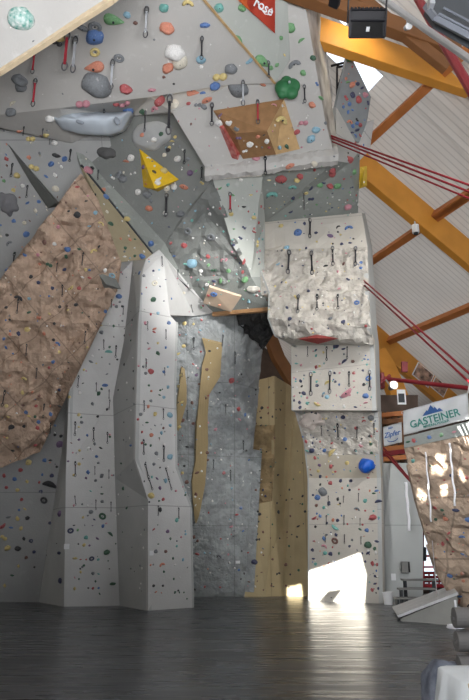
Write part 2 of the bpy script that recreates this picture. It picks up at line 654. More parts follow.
def fin():
    bm = bmesh.new()
    base = [U(8, 144, 15.6), U(62, 206, 16.6), U(48, 208, 16.7), U(30, 182, 16.3)]
    apex = U(56, 203, 15.9)
    b = [bm.verts.new(p) for p in base]
    ap = bm.verts.new(apex)
    for q in ((0, 1), (1, 2), (2, 3), (3, 0)):
        bm.faces.new((b[q[0]], b[q[1]], ap))
    bm.faces.new(b[::-1])
    bmesh.ops.recalc_face_normals(bm, faces=bm.faces[:])
    o = obj('fin', bm, M_greyroof, lw)
    tag(o, 'dark slanted triangular fin')


fin()

# tan rock panel --------------------------------------------------------------
tan = empty('climbing_wall', U(60, 340, 17.0), 'huge tan rock-textured climbing panel leaning out over the left grey wall', 'climbing wall')
p0, p1, p2 = U(64, 207, 15.7), U(0, 466, 18.4), U(121, 262, 16.5)
tn = (p1 - p0).cross(p2 - p0).normalized()


def on_tan(px, py): return ray_plane(px, py, p0, tn)


tpix = [(81, 173), (98, 200), (108, 235), (121, 262), (117, 291), (105, 290), (100, 310), (84, 330), (73, 341), (60, 372), (52, 392),
        (45, 417), (40, 452), (20, 458), (0, 467), (-30, 474), (-30, 320), (0, 300), (34, 247), (64, 207)]
tpts = {str(i): on_tan(*q) for i, q in enumerate(tpix)}
wall_part('rock_face', tpts, [[str(i) for i in range(len(tpix))]], M_tan, tan, 'the tan rock panel', cell=.10, amp=.20, nscale=1.6,
          ridged=True, thick=.5)
def tan_dark():
    bm = bmesh.new()
    a = [on_tan(*q) + tn * (0.0) for q in ((97, 272), (104, 288), (121, 289), (116, 279))]
    off = (CAM - a[0]).normalized() * .35
    top = [p + off * .2 for p in a]
    mid = on_tan(106, 284) + off
    vb = [bm.verts.new(p) for p in top]
    mv = bm.verts.new(mid)
    for i in range(4): bm.faces.new((vb[i], vb[(i + 1) % 4], mv))
    bm.faces.new(vb[::-1])
    bmesh.ops.recalc_face_normals(bm, faces=bm.faces[:])
    tag(obj('wedge', bm, M_greyroof, tan), 'small dark wedge at the lower tip')
tan_dark()

# khaki gusset and grey strip ----------------------------------------------------
DR0 = dict(a=(81, 166, 15.9), n=(156, 258, 17.2))
kh = empty('climbing_wall', U(125, 240, 16.6), 'khaki triangular panel between the tan rock panel and the dark roof', 'climbing wall')
wall_part('panel_face', dict(a=DR0['a'], b=(98, 200, 16.0), c=(108, 235, 16.3), d=(121, 262, 16.8), e=DR0['n']),
          ['abcde'], M_khaki, kh, 'the khaki gusset', thick=.1)

# dark roof ------------------------------------------------------------------------
dr = empty('climbing_wall', U(160, 220, 16.5), 'dark grey rock-textured overhang carrying the yellow pyramid', 'climbing wall')
DR = dict(a=(81, 165, 15.9), A=(72, 140, 15.6), b=(84, 135, 15.4), c=(130, 116, 15.2), d=(172, 112, 15.25), e=(213, 180, 15.8),
          f=(232, 244, 16.7), g=(251, 277, 17.3), h=(200, 280, 17.6), i=(189, 288, 18.0), j=(165, 243, 17.1), k=(130, 205, 16.4),
          l=(100, 174, 15.9), m=(84, 150, 15.6), n=(156, 258, 17.2), o=(81, 173, 15.95), q=(213, 313, 18.8), r=(270, 308, 18.2),
          s=(264, 277, 17.7), t=(262, 176, 15.9), u=(265, 222, 17.1), v=(183, 215, 16.3), w=(140, 170, 15.7), x=(150, 100, 14.8))
DR.update(on_plane({k: DR[k] for k in 'Abcdejklmv'}, (172, 112, 15.1), (213, 180, 15.85), (130, 205, 16.5)))
wall_part('smooth_face', {k: DR[k] for k in 'Abcdevjklm'}, ['Abcdvm', 'dev', 'mvjkl'], M_greyroof, dr, 'the dark grey overhang')
wall_part('rock_face', {k: DR[k] for k in 'vefghij'}, ['vefghij'], M_greyroof, dr, 'the dark rock-textured overhang', cell=.13, amp=.16,
          nscale=1.6, ridged=True)
for nm_, t_ in (('B', .12), ('C', .40), ('D', .72)):
    pa, pb = P(DR['a']), P(DR['n'])
    DR[nm_] = pa.lerp(pb, t_)
wall_part('edge_strip', {k: DR[k] for k in 'AmaBCDlkjni'}, ['Ama', 'amlB', 'BlkC', 'CkjD', 'Djin'], M_greyband, dr, 'the narrow grey strip beside the khaki gusset')
wall_part('bottom_band', {k: DR[k] for k in 'ihgsrq'}, ['ihgsrq'], M_greyband, dr, 'the grey band under the dark overhang')
bm = bmesh.new(); bar(bm, U(213, 314.5, 18.75), U(269, 309.5, 18.15), .12, .12)
tag(obj('wooden_edge', bm, M_wood, dr), 'brown wooden edge board')
bm = bmesh.new()
bar(bm, P(DR['n']), P(DR['i']), .05, .05); bar(bm, P(DR['a']), P(DR['n']), .05, .05)
obj('edge_shade_bar', bm, M_dkgrey, dr)  # dark bars standing in for the line of shade along the strip
wall_part('wood_patch', dict(a=(209, 287, 17.45), b=(241, 297, 17.6), c=(231, 312, 18.25), d=(203, 303, 18.2)), ['abcd'],
          mat('pale_plywood', (.62, .48, .36), .6), dr, 'the pale plywood patch', thick=.08)

# central column ------------------------------------------------------------------------
cc = empty('climbing_wall', U(245, 230, 16.5), 'narrow greenish-grey wall face tapering down between dark overhang and cream pillar', 'climbing wall')
wall_part('wall_face', dict(e=DR['e'], t=DR['t'], u=DR['u'], s=DR['s'], g=DR['g'], f=DR['f']), ['etusgf'], M_greenish, cc,
          'the greenish-grey tapering face', cell=.3, amp=.06, nscale=1.2)

# roof band above pillar -------------------------------------------------------------
rb = empty('climbing_wall', U(310, 195, 16.5), 'mid-grey roof section above the cream pillar, holding two big red holds', 'climbing wall')
wall_part('roof_face', dict(t=(262, 176, 15.9), a=(336, 161, 15.5), b=(350, 163, 15.9), c=(360, 150, 16.0), d=(358, 213, 17.6),
                            u=(265, 222, 17.8)), ['tabdu', 'bcd'], M_greyband, rb, 'the grey roof band above the cream pillar')
wall_part('side_facet', dict(a=(336, 161, 15.5), p=(337, 141, 15.4), q=(336, 106, 15.2), r=(352, 139, 15.8), c=(360, 150, 16.0), b=(350, 163, 15.9)),
          ['apqrcb'], M_grey, rb, 'the grey facet under the diamond panel')
# diamond panel
dp = empty('climbing_wall', U(355, 100, 15.4), 'tall grey diamond-shaped panel crowded with holds against the skylight', 'climbing wall')
wall_part('panel_face', dict(a=(348.5, 51, 14.6), b=(371, 97, 15.6), c=(367, 122, 16.0), d=(359, 143, 16.2), e=(352, 139, 16.0), f=(336, 107, 15.2)),
          ['abcdef'], mat('slate_board', (.24, .26, .27), .8, .08), dp, 'the diamond panel', thick=.1)
wall_part('flap', dict(a=(368, 122, 16.0), b=(374, 120, 16.2), c=(370, 150, 16.7), d=(360, 160, 16.4), e=(361, 141, 16.2)), ['abcde'],
          M_pale, dp, 'the pale flap of the diamond panel', thick=.06)
bm = bmesh.new()
for q in (((337, 107), (337, 67)), ((337, 67), (345, 66)), ((337, 90), (343, 70)), ((331, 66), (347, 62))):
    bar(bm, U(*q[0], 15.6), U(*q[1], 15.6), .05, .05)
obj('rear_bracket', bm, M_black, dp)

# upper box ------------------------------------------------------------------------------
ub = empty('climbing_wall', U(270, 130, 15), 'light grey upper wall with the wooden volume, ending in a rough lip', 'climbing wall')
UBP = dict(a=(172, 112, 15.25), b=(213, 180, 15.6), t=(262, 173, 15.5), c=(336, 161, 15.2), d=(325, 120, 14.6), e=(303, -8, 12.2), f=(287, -8, 12.0),
           g=(290, 60, 13.2), h=(275, 83, 13.4), i=(230, 85, 13.8), j=(150, 97, 14.3), k=(130, 116, 15.2))
UBP.update(on_plane({k: UBP[k] for k in 'abtcdefghi'}, (205, 178, 15.5), (336, 161, 15.2), (275, 83, 13.5)))
wall_part('wall_face', UBP, ['abtcdhi', 'dgh', 'defg', 'aijk'], M_box, ub, 'the light grey upper wall')
wall_part('side_strip', dict(e=UBP['e'], z=(317, -8, 13.2), y=(328, 90, 15.2), x=(337, 141, 15.5), c=UBP['c'], d=UBP['d']),
          ['ezyxcd'], mat('printed_side', (.42, .38, .34), .6, .55, 1.6, col2=(.62, .6, .56)), ub, 'the side of the light grey upper wall')


def rough_lip():
    bm = bmesh.new()
    L, Rr = U(205, 176, 15.45), U(337, 160, 15.05)
    n = 90
    rows = []
    up = Vector((0, -.35, .94))
    prof = [(-.02, .42), (.10, .36), (.20, .22), (.24, .05), (.18, -.12), (.02, -.16)]
    for i in range(n + 1):
        p = L.lerp(Rr, i / n)
        row = []
        for o_, h in prof:
            q = p + Vector((0, -1, -.1)) * o_ + Vector((0, 0, 1)) * h
            q += Vector((0, -.5, -.5)) * .16 * noise.noise(q * 3.2) + Vector((0, -.4, .6)) * .07 * noise.noise(q * 9)
            row.append(bm.verts.new(q))
        rows.append(row)
    for a, b in zip(rows, rows[1:]):
        for k in range(len(prof) - 1):
            bm.faces.new((a[k], b[k], b[k + 1], a[k + 1]))
        bm.faces.new((a[-1], b[-1], b[0], a[0]))
    bm.faces.new(rows[0]); bm.faces.new(rows[-1][::-1])
    bmesh.ops.recalc_face_normals(bm, faces=bm.faces[:])
    o = obj('rough_lip', bm, M_box, ub)
    tag(o, 'rough rock-textured bottom lip')
    WALLS.append((o, 'the rough lip of the upper wall'))


rough_lip()

# main beam-like overhang -----------------------------------------------------------------
mb = empty('climbing_wall', U(110, 60, 13), 'wide light grey overhanging wall face across the top, dotted with large holds', 'climbing wall')
MB = dict(a=(-40, 119, 14.0), b=(60, 108, 14.0), c=(150, 97, 14.0), d=(230, 84.5, 13.7), e=(275, 83, 13.3), f=(197, -8, 11.3),
          g=(-40, -40, 11.0), h=(290, 60, 13.1), i=(287, -8, 12.0))
MB.update(on_plane(MB, (0, 113, 14.1), (275, 83, 13.3), (197, 0, 11.5)))
MB['h'] = (290, 60, 13.0); MB['i'] = (287, -8, 11.7)
wall_part('wall_face', {k: MB[k] for k in 'abcdefg'}, ['abcdefg'], M_box, mb, 'the wide top overhang')
wall_part('return_face', {k: MB[k] for k in 'efih'}, ['efih'], M_greenish, mb, 'the greenish return face beside the banner')
wall_part('underside', dict(a=MB['a'], b=MB['b'], c=MB['c'], x=(-40, 121, 15.2), y=(72, 143, 15.6), z=(130, 116, 15.2)), ['abyx', 'bczy'],
          M_box, mb, 'the underside of the wide top overhang')
bm = bmesh.new()
bar(bm, U(199, -6, 11.3), U(275, 83.5, 13.25), .05, .03)
tag(obj('wooden_edge', bm, M_wood2, mb), 'thin wooden edge strip')

# nearest panel -----------------------------------------------------------------------------
npn = empty('climbing_wall', U(30, 30, 9.5), 'nearest pale grey overhanging panel with a bare wooden lower edge, top corner', 'climbing wall')
wall_part('panel_face', on_plane(dict(a=(-60, 95), b=(0, 68), c=(108, -1), d=(150, -40), e=(-60, -60)), (0, 70, 9.6), (110, 0, 9.25), (0, 0, 9.0)), ['abcde'],
          M_box, npn, 'the nearest overhanging panel', thick=.08)
bm = bmesh.new()
bar(bm, U(-60, 99, 9.85), U(0, 71.5, 9.65), .10, .10); bar(bm, U(0, 71.5, 9.65), U(112, 0, 9.25), .10, .10)
bar(bm, U(112, 0, 9.25), U(155, -40, 9.05), .10, .10)
tag(obj('plywood_edge', bm, M_edge, npn), 'bare plywood edge')

# towers ------------------------------------------------------------------------------------
t1 = empty('climbing_tower', G(92, 607), 'straight pale climbing tower between the left grey wall and the kinked tower', 'climbing wall')
TP = dict(
    a=(64, 607), b=(119.5, 606), c=(66, 470, 18.5), d=(69, 391, 18.1), e=(74, 340, 18.0), f=(104, 290, 17.9), g=(121, 262, 17.4),
    h=(133, 260.5, 17.7), i=(124, 340, 18.4), j=(113, 398, 18.6), k=(115, 478, 18.7),
    l=(148, 611), m=(148, 500, 17.5), n=(135, 459, 17.1), o=(138, 330, 16.9), p=(142, 274, 16.9), q=(146, 259.2, 17.0),
    r=(192, 608), s=(190, 507, 18.2), t=(175.5, 468, 17.8), u=(174, 386, 17.6), v=(176, 322, 17.5), w=(170, 315, 17.4), x=(159, 249.5, 16.9),
    y=(163, 254, 17.0), z=(189, 288, 17.95), A=(213, 313, 18.75), B=(195, 316, 18.9))
wall_part('front_face', {k: TP[k] for k in 'abcdefghijk'}, ['abkc', 'ckjd', 'dje', 'eji', 'eif', 'fihg'],
          M_pale, t1, 'the straight pale tower', thick=.1)
t2 = empty('climbing_tower', G(170, 610), 'kinked pale climbing tower with a spike at its top', 'climbing wall')
wall_part('front_face', {k: TP[k] for k in 'lmnopqrstuvwxy'}, ['lrsm', 'mstn', 'ntuo', 'ouv', 'ovwp', 'pwyxq'], M_pale, t2, 'the kinked pale tower',
          thick=.1)
wall_part('side_face', {k: TP[k] for k in 'bkjihlmnopq'}, ['blmk', 'kmnj', 'jnoi', 'iopqh'], M_paleshade, t2, 'the shaded face between the two pale towers',
          thick=.1)
wall_part('return_face', {k: TP[k] for k in 'wyzAB'}, ['wyzAB'], M_pale, t2, 'the pale facet right of the kinked tower', thick=.1)
bm = bmesh.new()
bb = [G(192, 608), G(150, 611)]
for zz, sh in ((0, 0),):
    pass
# the tower's hidden flank, going back to the wall behind
fl = [TP['r'], TP['s'], TP['t'], TP['u'], TP['v']]
fpts = {}
for i, q in enumerate(fl):
    p = P(q); fpts['f%d' % i] = p; fpts['b%d' % i] = p + Vector((-1.0, 3.0, 0))
wall_part('flank', fpts, [['f%d' % i, 'b%d' % i, 'b%d' % (i + 1), 'f%d' % (i + 1)] for i in range(4)], M_paleshade, t2, 'the flank of the kinked tower', thick=.06)

# blue-grey relief wall -----------------------------------------------------------------------
gw = empty('climbing_wall', G(215, 597), 'blue-grey rock-textured climbing wall behind the towers, crossed by a beige stripe', 'climbing wall')
gp = dict(a=(150, 597.5), b=(244.5, 596.8), c=(249, 519, 22.2), d=(253, 450, 21.8), e=(258, 394, 21.4), f=(262, 345, 20.9), g=(240, 314, 19.6),
          h=(213, 313, 18.9), i=(165, 318, 19.0), j=(160, 450, 20.9))
wall_part('rock_face', {k: gp[k] for k in 'abcdefghij'}, ['abcdj', 'jdefghi'], M_relief, gw, 'the blue-grey rock wall', cell=.16, amp=.06,
          nscale=1.5, ridged=True, thick=.3)
bm = bmesh.new()
gd = WALLS[-1][0]
def bvh_of(o):
    me = o.data
    return BVHTree.FromPolygons([v.co.copy() for v in me.vertices], [p.vertices[:] for p in me.polygons])
GB = bvh_of(gd)
def stripe(name, left, right, label):
    """a strip standing just proud of the rock wall, between two edges given top to bottom"""
    bm = bmesh.new()
    rows = []
    for (lx, ly), (rx, ry) in zip(left, right):
        row = []
        for k in range(5):
            x = lx + (rx - lx) * k / 4; y = ly + (ry - ly) * k / 4
            hit = GB.ray_cast(CAM, ray(x, y).normalized())
            row.append(hit[0] if hit[0] else U(x, y, 20.5))
        rows.append(row)
    import statistics
    n = (rows[0][4] - rows[0][0]).cross(rows[-1][0] - rows[0][0]).normalized()
    if n.dot(CAM - rows[0][0]) < 0: n = -n
    # flatten: fit depth as a line along each row
    grid = []
    for row in rows:
        a, b = row[0], row[4]
        grid.append([bm.verts.new(a.lerp(b, k / 4) + n * .14) for k in range(5)])
    for r1, r2 in zip(grid, grid[1:]):
        for k in range(4):
            bm.faces.new((r1[k], r1[k + 1], r2[k + 1], r2[k]))
    NRM.clear()
    bm.normal_update()
    for f in bm.faces:
        if f.normal.dot(n) < 0: f.normal_flip()
    thicken(bm, .22)
    o = obj(name, bm, M_beigestripe, gw)
    tag(o, label)
    WALLS.append((o, 'the beige stripe of the rock wall'))
stripe('beige_stripe', [(202, 339), (206, 352), (202, 364), (200, 389), (197, 422), (195.5, 460), (192, 480), (193, 500), (195, 520)],
       [(222, 344), (221, 360), (220, 376), (209, 394), (207.5, 415), (208, 443), (205, 483), (199, 514), (196, 522)], 'long beige stripe')
stripe('beige_stripe', [(181, 366), (179, 385), (177, 400), (176, 428)], [(184, 368), (186, 385), (186, 402), (178, 430)], 'short beige stripe')

# dark netting under the overhang
nb = bmesh.new()
npts = dict(a=(236, 313.5, 19.2), b=(270, 309, 18.4), c=(273, 335, 19.6), d=(263, 350, 20.2), e=(255, 338, 20.0), f=(240, 326, 19.8))
bm = facet_mesh(npts, ['abcdef'], .15, .4, 2.5, ridged=True)
thicken(bm, .2)
o = obj('safety_net', bm, mat('black_net', (.03, .03, .03), .9, .6, 8, .6, 20))
tag(o, 'crumpled black netting hanging in the dark gap under the wooden edge board', 'net')

# beige wall --------------------------------------------------------------------------------------
bw = empty('climbing_wall', G(270, 597), 'beige folded climbing wall standing between the blue-grey rock wall and the cream pillar', 'climbing wall')
bp_ = dict(a=(240, 596.8), b=(266, 596.8), c=(269, 557, 22.6), d=(272, 501, 22.5), e=(274.5, 465, 22.4), f=(274.5, 376, 22.2), g=(258, 380, 22.9),
           h=(248, 450, 22.9), i=(284, 596.3), j=(283, 527, 23.0), k=(286, 383, 23.0), l=(294, 596.3), m=(296, 389, 23.3), n=(322, 597.5),
           o=(322, 400, 22.9), p=(253, 505, 22.7), q=(253, 425, 22.7), r=(274.5, 425, 22.3))
wall_part('plain_face', {k: bp_[k] for k in 'abcdphg'}, ['abcdp'], M_beige, bw, 'the beige wall')
bm_pts = {k: bp_[k] for k in 'pderhq'}
wall_part('rock_face', {k: bp_[k] for k in 'pderq'}, ['pderq'], M_beigerock, bw, 'the brown rock part of the beige wall', cell=.12, amp=.10, nscale=2.2, ridged=True)
wall_part('plain_face', {k: bp_[k] for k in 'qrfg'}, ['qrfg'], M_beige, bw, 'the beige wall')
wall_part('folded_face', {k: bp_[k] for k in 'bcdefijklmnor'}, ['bij', 'bjc', 'cjd', 'djkfe', 'ilmkj', 'lnom'], M_beige, bw,
          'the folded beige wall')

# cream pillar ----------------------------------------------------------------------------------------
pl = empty('climbing_pillar', G(346, 602), 'massive cream-grey climbing pillar with bulging rock-textured blocks and sunlit foot', 'climbing wall')
R_ = dict(a=(265, 222, 17.9), b=(362, 213, 17.4), c=(265, 250, 17.8), d=(367.5, 247, 17.2), e=(262, 272, 17.5), f=(270, 293, 17.6), g=(369, 291, 17.1),
          h=(269, 318, 17.4), i=(371, 328, 17.0), j=(276, 336, 17.7), k=(290, 344, 18.3), l=(373, 344, 17.4),
          m=(291, 345, 18.9), n=(374, 345, 17.95), o=(293, 410, 19.2), p=(376.5, 410.5, 18.2), q=(296, 411, 19.9), r=(378, 412, 18.9),
          s=(305, 442, 20.1), t=(379, 442, 19.1), u=(306.5, 455, 20.2), v=(379.5, 455, 19.15), w=(309, 478, 20.5), x=(381, 478, 19.45),
          y=(309.5, 600.5), z=(383, 604))
wall_part('top_section', {k: R_[k] for k in 'abcd'}, ['abdc'], M_pillar, pl, "the cream pillar's top section", cell=.3, amp=.08, nscale=1.6, thick=.3)
wall_part('rock_section', {k: R_[k] for k in 'cdefg'}, ['cdgfe'], M_pillarrock, pl, "the cream pillar's ribbed section", cell=.09, amp=.10, nscale=2.4, ridged=True, thick=.3)
wall_part('bulge_section', {k: R_[k] for k in 'fghijkl'}, ['fgih', 'hilkj'], M_pillarrock, pl, "the cream pillar's bulging section", cell=.09, amp=.13, nscale=2.0, ridged=True, thick=.3)
wall_part('flat_block', {k: R_[k] for k in 'klmnopqr'}, ['klnm', 'mnpo', 'oprq'], M_pillar, pl, "the cream pillar's flat block", thick=.2)
wall_part('lower_rock_section', {k: R_[k] for k in 'qrstuv'}, ['qrts', 'stvu'], M_pillarrock, pl, "the cream pillar's lower rock section", cell=.1, amp=.08, nscale=2.4, ridged=True, thick=.2)
wall_part('slanting_section', {k: R_[k] for k in 'uvwx'}, ['uvxw'], mat('cream_board_tan', (.52, .47, .38), .8, .08, 2, speck=.2), pl, "the cream pillar's slanting band", thick=.2)
wall_part('foot_section', {k: R_[k] for k in 'wxyz'}, ['wxzy'], M_pillar, pl, "the cream pillar's foot", thick=.2)
so = dict(b=(362, 213, 17.4), d=(367.5, 247, 17.2), g=(369, 291, 17.1), i=(371, 328, 17.0), l=(373, 344, 17.4), n=(374, 345, 17.95), p=(376.5, 410.5, 18.2),
          B=(365, 213, 18.9), D=(372, 247, 18.7), G=(375, 291, 18.7), I=(377, 328, 18.7), N=(379, 345, 19.5), P=(381, 410.5, 19.8),
          r=(378, 412, 18.9), v=(379.5, 455, 19.15), x=(381, 478, 19.45), z=(383, 604), R=(381.5, 412, 20.0), V=(383, 455, 20.2), X=(384, 478, 20.4), Z=(386, 603))
wall_part('side_face', so, ['bBDd', 'dDGg', 'gGIi', 'iINnl', 'nNPp', 'pPRr', 'rRVv', 'vVXx', 'xXZz'], M_paleshade, pl, "the cream pillar's side")
# left return of the pillar: closes the block away from the camera
lo = {}
keys = 'a c e f h j k m o q s u w y'.split()
for k in keys:
    p = P(R_[k]); lo[k] = p; lo[k + "'"] = p + Vector((.9, 1.6, 0))
wall_part('inner_side', lo, [[k, k2, k2 + "'", k + "'"] for k, k2 in zip(keys, keys[1:])], M_paleshade, pl, "the cream pillar's inner side", thick=.05)

# brown bouldering wall ----------------------------------------------------------------------------------
bo = empty('bouldering_wall', U(460, 560, 15), 'brown rock-textured bouldering wall overhanging the ramp, speckled with sunlight', 'climbing wall')
B_ = dict(a=(404, 447, 14.5), b=(409, 470, 14.7), c=(418, 510, 15.1), d=(430, 550, 15.5), e=(440, 580, 15.8), f=(452, 600, 16.0), g=(480, 622, 16.0),
          h=(530, 634, 15.4), i=(530, 422, 12.6), j=(469, 434, 13.5))
wall_part('rock_face', B_, ['abcdefghij'], M_brownrock, bo, 'the brown bouldering wall', cell=.11, amp=.13, nscale=2.2, ridged=True, thick=.5)
wall_part('top_board', dict(a=(404, 437, 14.4), b=(404, 448, 14.45), c=(469, 434.5, 13.45), d=(530, 422, 12.55), e=(530, 408, 12.5), f=(469, 421, 13.4)),
          ['abcdef'], M_greyband, bo, 'the grey top board of the bouldering wall', thick=.5)

# white wall behind with door
wp = bmesh.new()
def plane_box(name, pix, Y, t, m, kind='structure', parent=None):
    bm = bmesh.new()
    f = [bm.verts.new(P(q) if len(q) != 2 else U(q[0], q[1], Y)) for q in pix]
    NRM.clear()
    fc = bm.faces.new(f); fc.normal_update()
    if fc.normal.dot(CAM - f[0].co) < 0: fc.normal_flip()
    thicken(bm, t)
    o = obj(name, bm, m, parent)
    if kind: o['kind'] = kind
    return o
yb = G(384, 600.5).y
plane_box('wall_far', [(380, 463), (423, 463), (423, 556), (423, 599.5), (380, 599.5)], G(400, 599.5).y, .15, mat('white_board_wall', (.46, .48, .47), .5, .04, 1, seam=.35, sx=50, sz=2.2, seam_w=.02))

# ---------------------------------------------------------------- roof timbers
def rafter(p, q, w, h, drop, m, name, label, cat, group=None, ext0=0.0, ext1=0.0):
    a, b = roof(p[0], p[1], drop), roof(q[0], q[1], drop)
    d = (b - a).normalized()
    bm = bmesh.new()
    bar(bm, a - d * ext0, b + d * ext1, w, h, up=-RN, bevel=.02)
    return tag(obj(name, bm, m), label, cat, group, 'thing')


def beam(a, b, w, h, m, name, label, cat, group=None):
    bm = bmesh.new()
    bar(bm, a, b, w, h, bevel=.02)
    return tag(obj(name, bm, m), label, cat, group, 'thing')


R2 = rafter((352, 158), (469, 256), .3, .95, .5, M_glulam, 'roof_rafter', 'broad orange laminated rafter crossing mid-height between cream pillar and frame edge', 'beam', ext0=3, ext1=9)
rafter((370, 333), (441, 395), .3, 1.0, .5, M_glulam, 'roof_rafter', 'orange laminated rafter running down to the banner, two photos pinned on it', 'beam', ext0=3, ext1=1)
a = roof(386, 56, 1.2)
b = a + N * 16
c0 = a - N * 5
bm = bmesh.new()
bar(bm, c0, b, .3, .78, bevel=.02)
tag(obj('tie_beam', bm, M_glulam), 'honey-coloured horizontal beam lit warmly below the skylight', 'beam', kind='thing')
rafter((368, 5), (447, 68), .2, .34, 2.2, M_glulam_dk, 'roof_rafter', 'reddish timber slanting behind the black floodlight', 'beam', ext0=2, ext1=0)
bq = roof(350, 11, 3.0)
beam(bq - N * 5, bq + N * 3.2, .3, .45, M_glulam_dk, 'tie_beam', 'dark brown horizontal beam behind the black floodlight at the very top', 'beam')
pur = [((427, 87), (372, 138), 'brown purlin under the skylight beside the diamond panel'),
       ((480, 187), (436, 215), 'brown purlin above the broad orange rafter'),
       ((416, 231), (366, 265), 'brown purlin below the broad orange rafter, white sensor at its upper end'),
       ((480, 303), (386, 342), 'brown purlin above the large white banner')]
for p, q, lab in pur:
    rafter(p, q, .26, .3, .22, M_purlin, 'roof_purlin', lab, 'beam', ext0=3.0, ext1=.3)
# arched brace beside the pillar and the one seen through the gap
def arch(pts, Ys, w, h, name, label, m):
    bm = bmesh.new()
    rows = []
    P3 = [U(x, y, Y) for (x, y), Y in zip(pts, Ys)]
    for i, p in enumerate(P3):
        d = (P3[min(i + 1, len(P3) - 1)] - P3[max(i - 1, 0)]).normalized()
        v = A.cross(d).normalized()
        rows.append([bm.verts.new(p + v * (h / 2) * s1 + A * (w / 2) * s2) for s1, s2 in ((1, 1), (1, -1), (-1, -1), (-1, 1))])
    for r1, r2 in zip(rows, rows[1:]):
        for k in range(4): bm.faces.new((r1[k], r1[(k + 1) % 4], r2[(k + 1) % 4], r2[k]))
    bm.faces.new(rows[0]); bm.faces.new(rows[-1][::-1])
    bmesh.ops.recalc_face_normals(bm, faces=bm.faces[:])
    return tag(obj(name, bm, m), label, 'beam', kind='thing')


arch([(376, 352), (385, 366), (393, 384), (400, 402), (407, 420)], [24, 24, 24, 24, 24], .3, .75, 'arched_brace', 'curved orange timber brace beside the cream pillar', M_glulam)
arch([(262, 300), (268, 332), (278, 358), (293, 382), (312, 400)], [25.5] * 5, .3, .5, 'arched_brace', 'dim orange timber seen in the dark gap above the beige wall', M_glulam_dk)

# sensor on the rafter
sp_ = roof(415.5, 229, 1.2)
e = empty('ceiling_sensor', sp_, 'small white cylindrical sensor at the lower face of the broad orange rafter', 'sensor')
bm = bmesh.new(); tube(bm, sp_ + Vector((0, 0, -.14)), sp_ + Vector((0, 0, .14)), .12, 16); obj('housing', bm, M_white, e)
bm = bmesh.new(); tube(bm, sp_ + Vector((0, 0, -.2)), sp_ + Vector((0, 0, -.13)), .07, 12); obj('lens', bm, M_dkgrey, e)
bm = bmesh.new(); tube(bm, sp_ + Vector((0, 0, .14)), sp_ + Vector((0, 0, .5)), .03, 8); obj('stem', bm, M_steel, e)

# red tie rods
def rod(a, b, r, label, name='tie_rod', m=None, group=None, cat='rod'):
    if cat != 'cable': b = b + (b - a) * .7
    bm = bmesh.new(); tube(bm, a, b, r, 10)
    return tag(obj(name, bm, m or M_redsteel, smooth=False), label, cat, group, 'thing')


rod(U(326, 134, 15.0), U(480, 189, 11.5), .024, 'uppermost of the dark red rods running right from the upper wall lip')
rod(U(326, 136, 15.05), U(480, 196, 11.5), .024, 'middle one of the dark red rods running right from the upper wall lip')
rod(U(326, 139, 15.1), U(480, 203, 11.5), .02, 'lowest of the dark red rods running right from the upper wall lip')
rod(U(362, 279, 17.3), U(480, 383, 11.5), .023, 'upper of two red rods descending from the pillar edge')
rod(U(362, 283, 17.3), U(480, 392, 11.5), .023, 'lower of two red rods descending from the pillar edge')
rod(U(379, 378, 22.0), U(480, 389.5, 18.0), .07, 'thick red steel tube running level above the banners')
rod(U(413, -10, 9.5), U(480, 106, 8.0), .075, 'thick red pipe crossing the top corner behind the silver tube')
rod(U(372, -8, 7.2), U(485, 70, 6.2), .045, 'long silver tube slanting across the top corner', name='truss_tube', m=M_steel, cat='tube')
e = empty('steel_bracket', U(384, 380, 21.8), 'red steel bracket clamped where the level tube meets the timber', 'bracket')
bm = bmesh.new(); box_bm(bm, U(382, 381, 21.8), (.12, .3, .55), None, .02); box_bm(bm, U(386, 379, 21.8), (.3, .3, .12), None, .02); obj('plate', bm, M_redsteel, e)
bm = bmesh.new(); tube(bm, U(380, 384, 21.6), U(390, 375, 21.6), .05); obj('bolt', bm, M_redsteel, e)
bm = bmesh.new(); bar(bm, U(404.5, 362, 21.5), U(404.5, 372, 21.5), .12, .2)
tag(obj('steel_bracket', bm, M_redsteel), 'small red bracket on the rafter above the pinned photos', 'bracket', kind='thing')

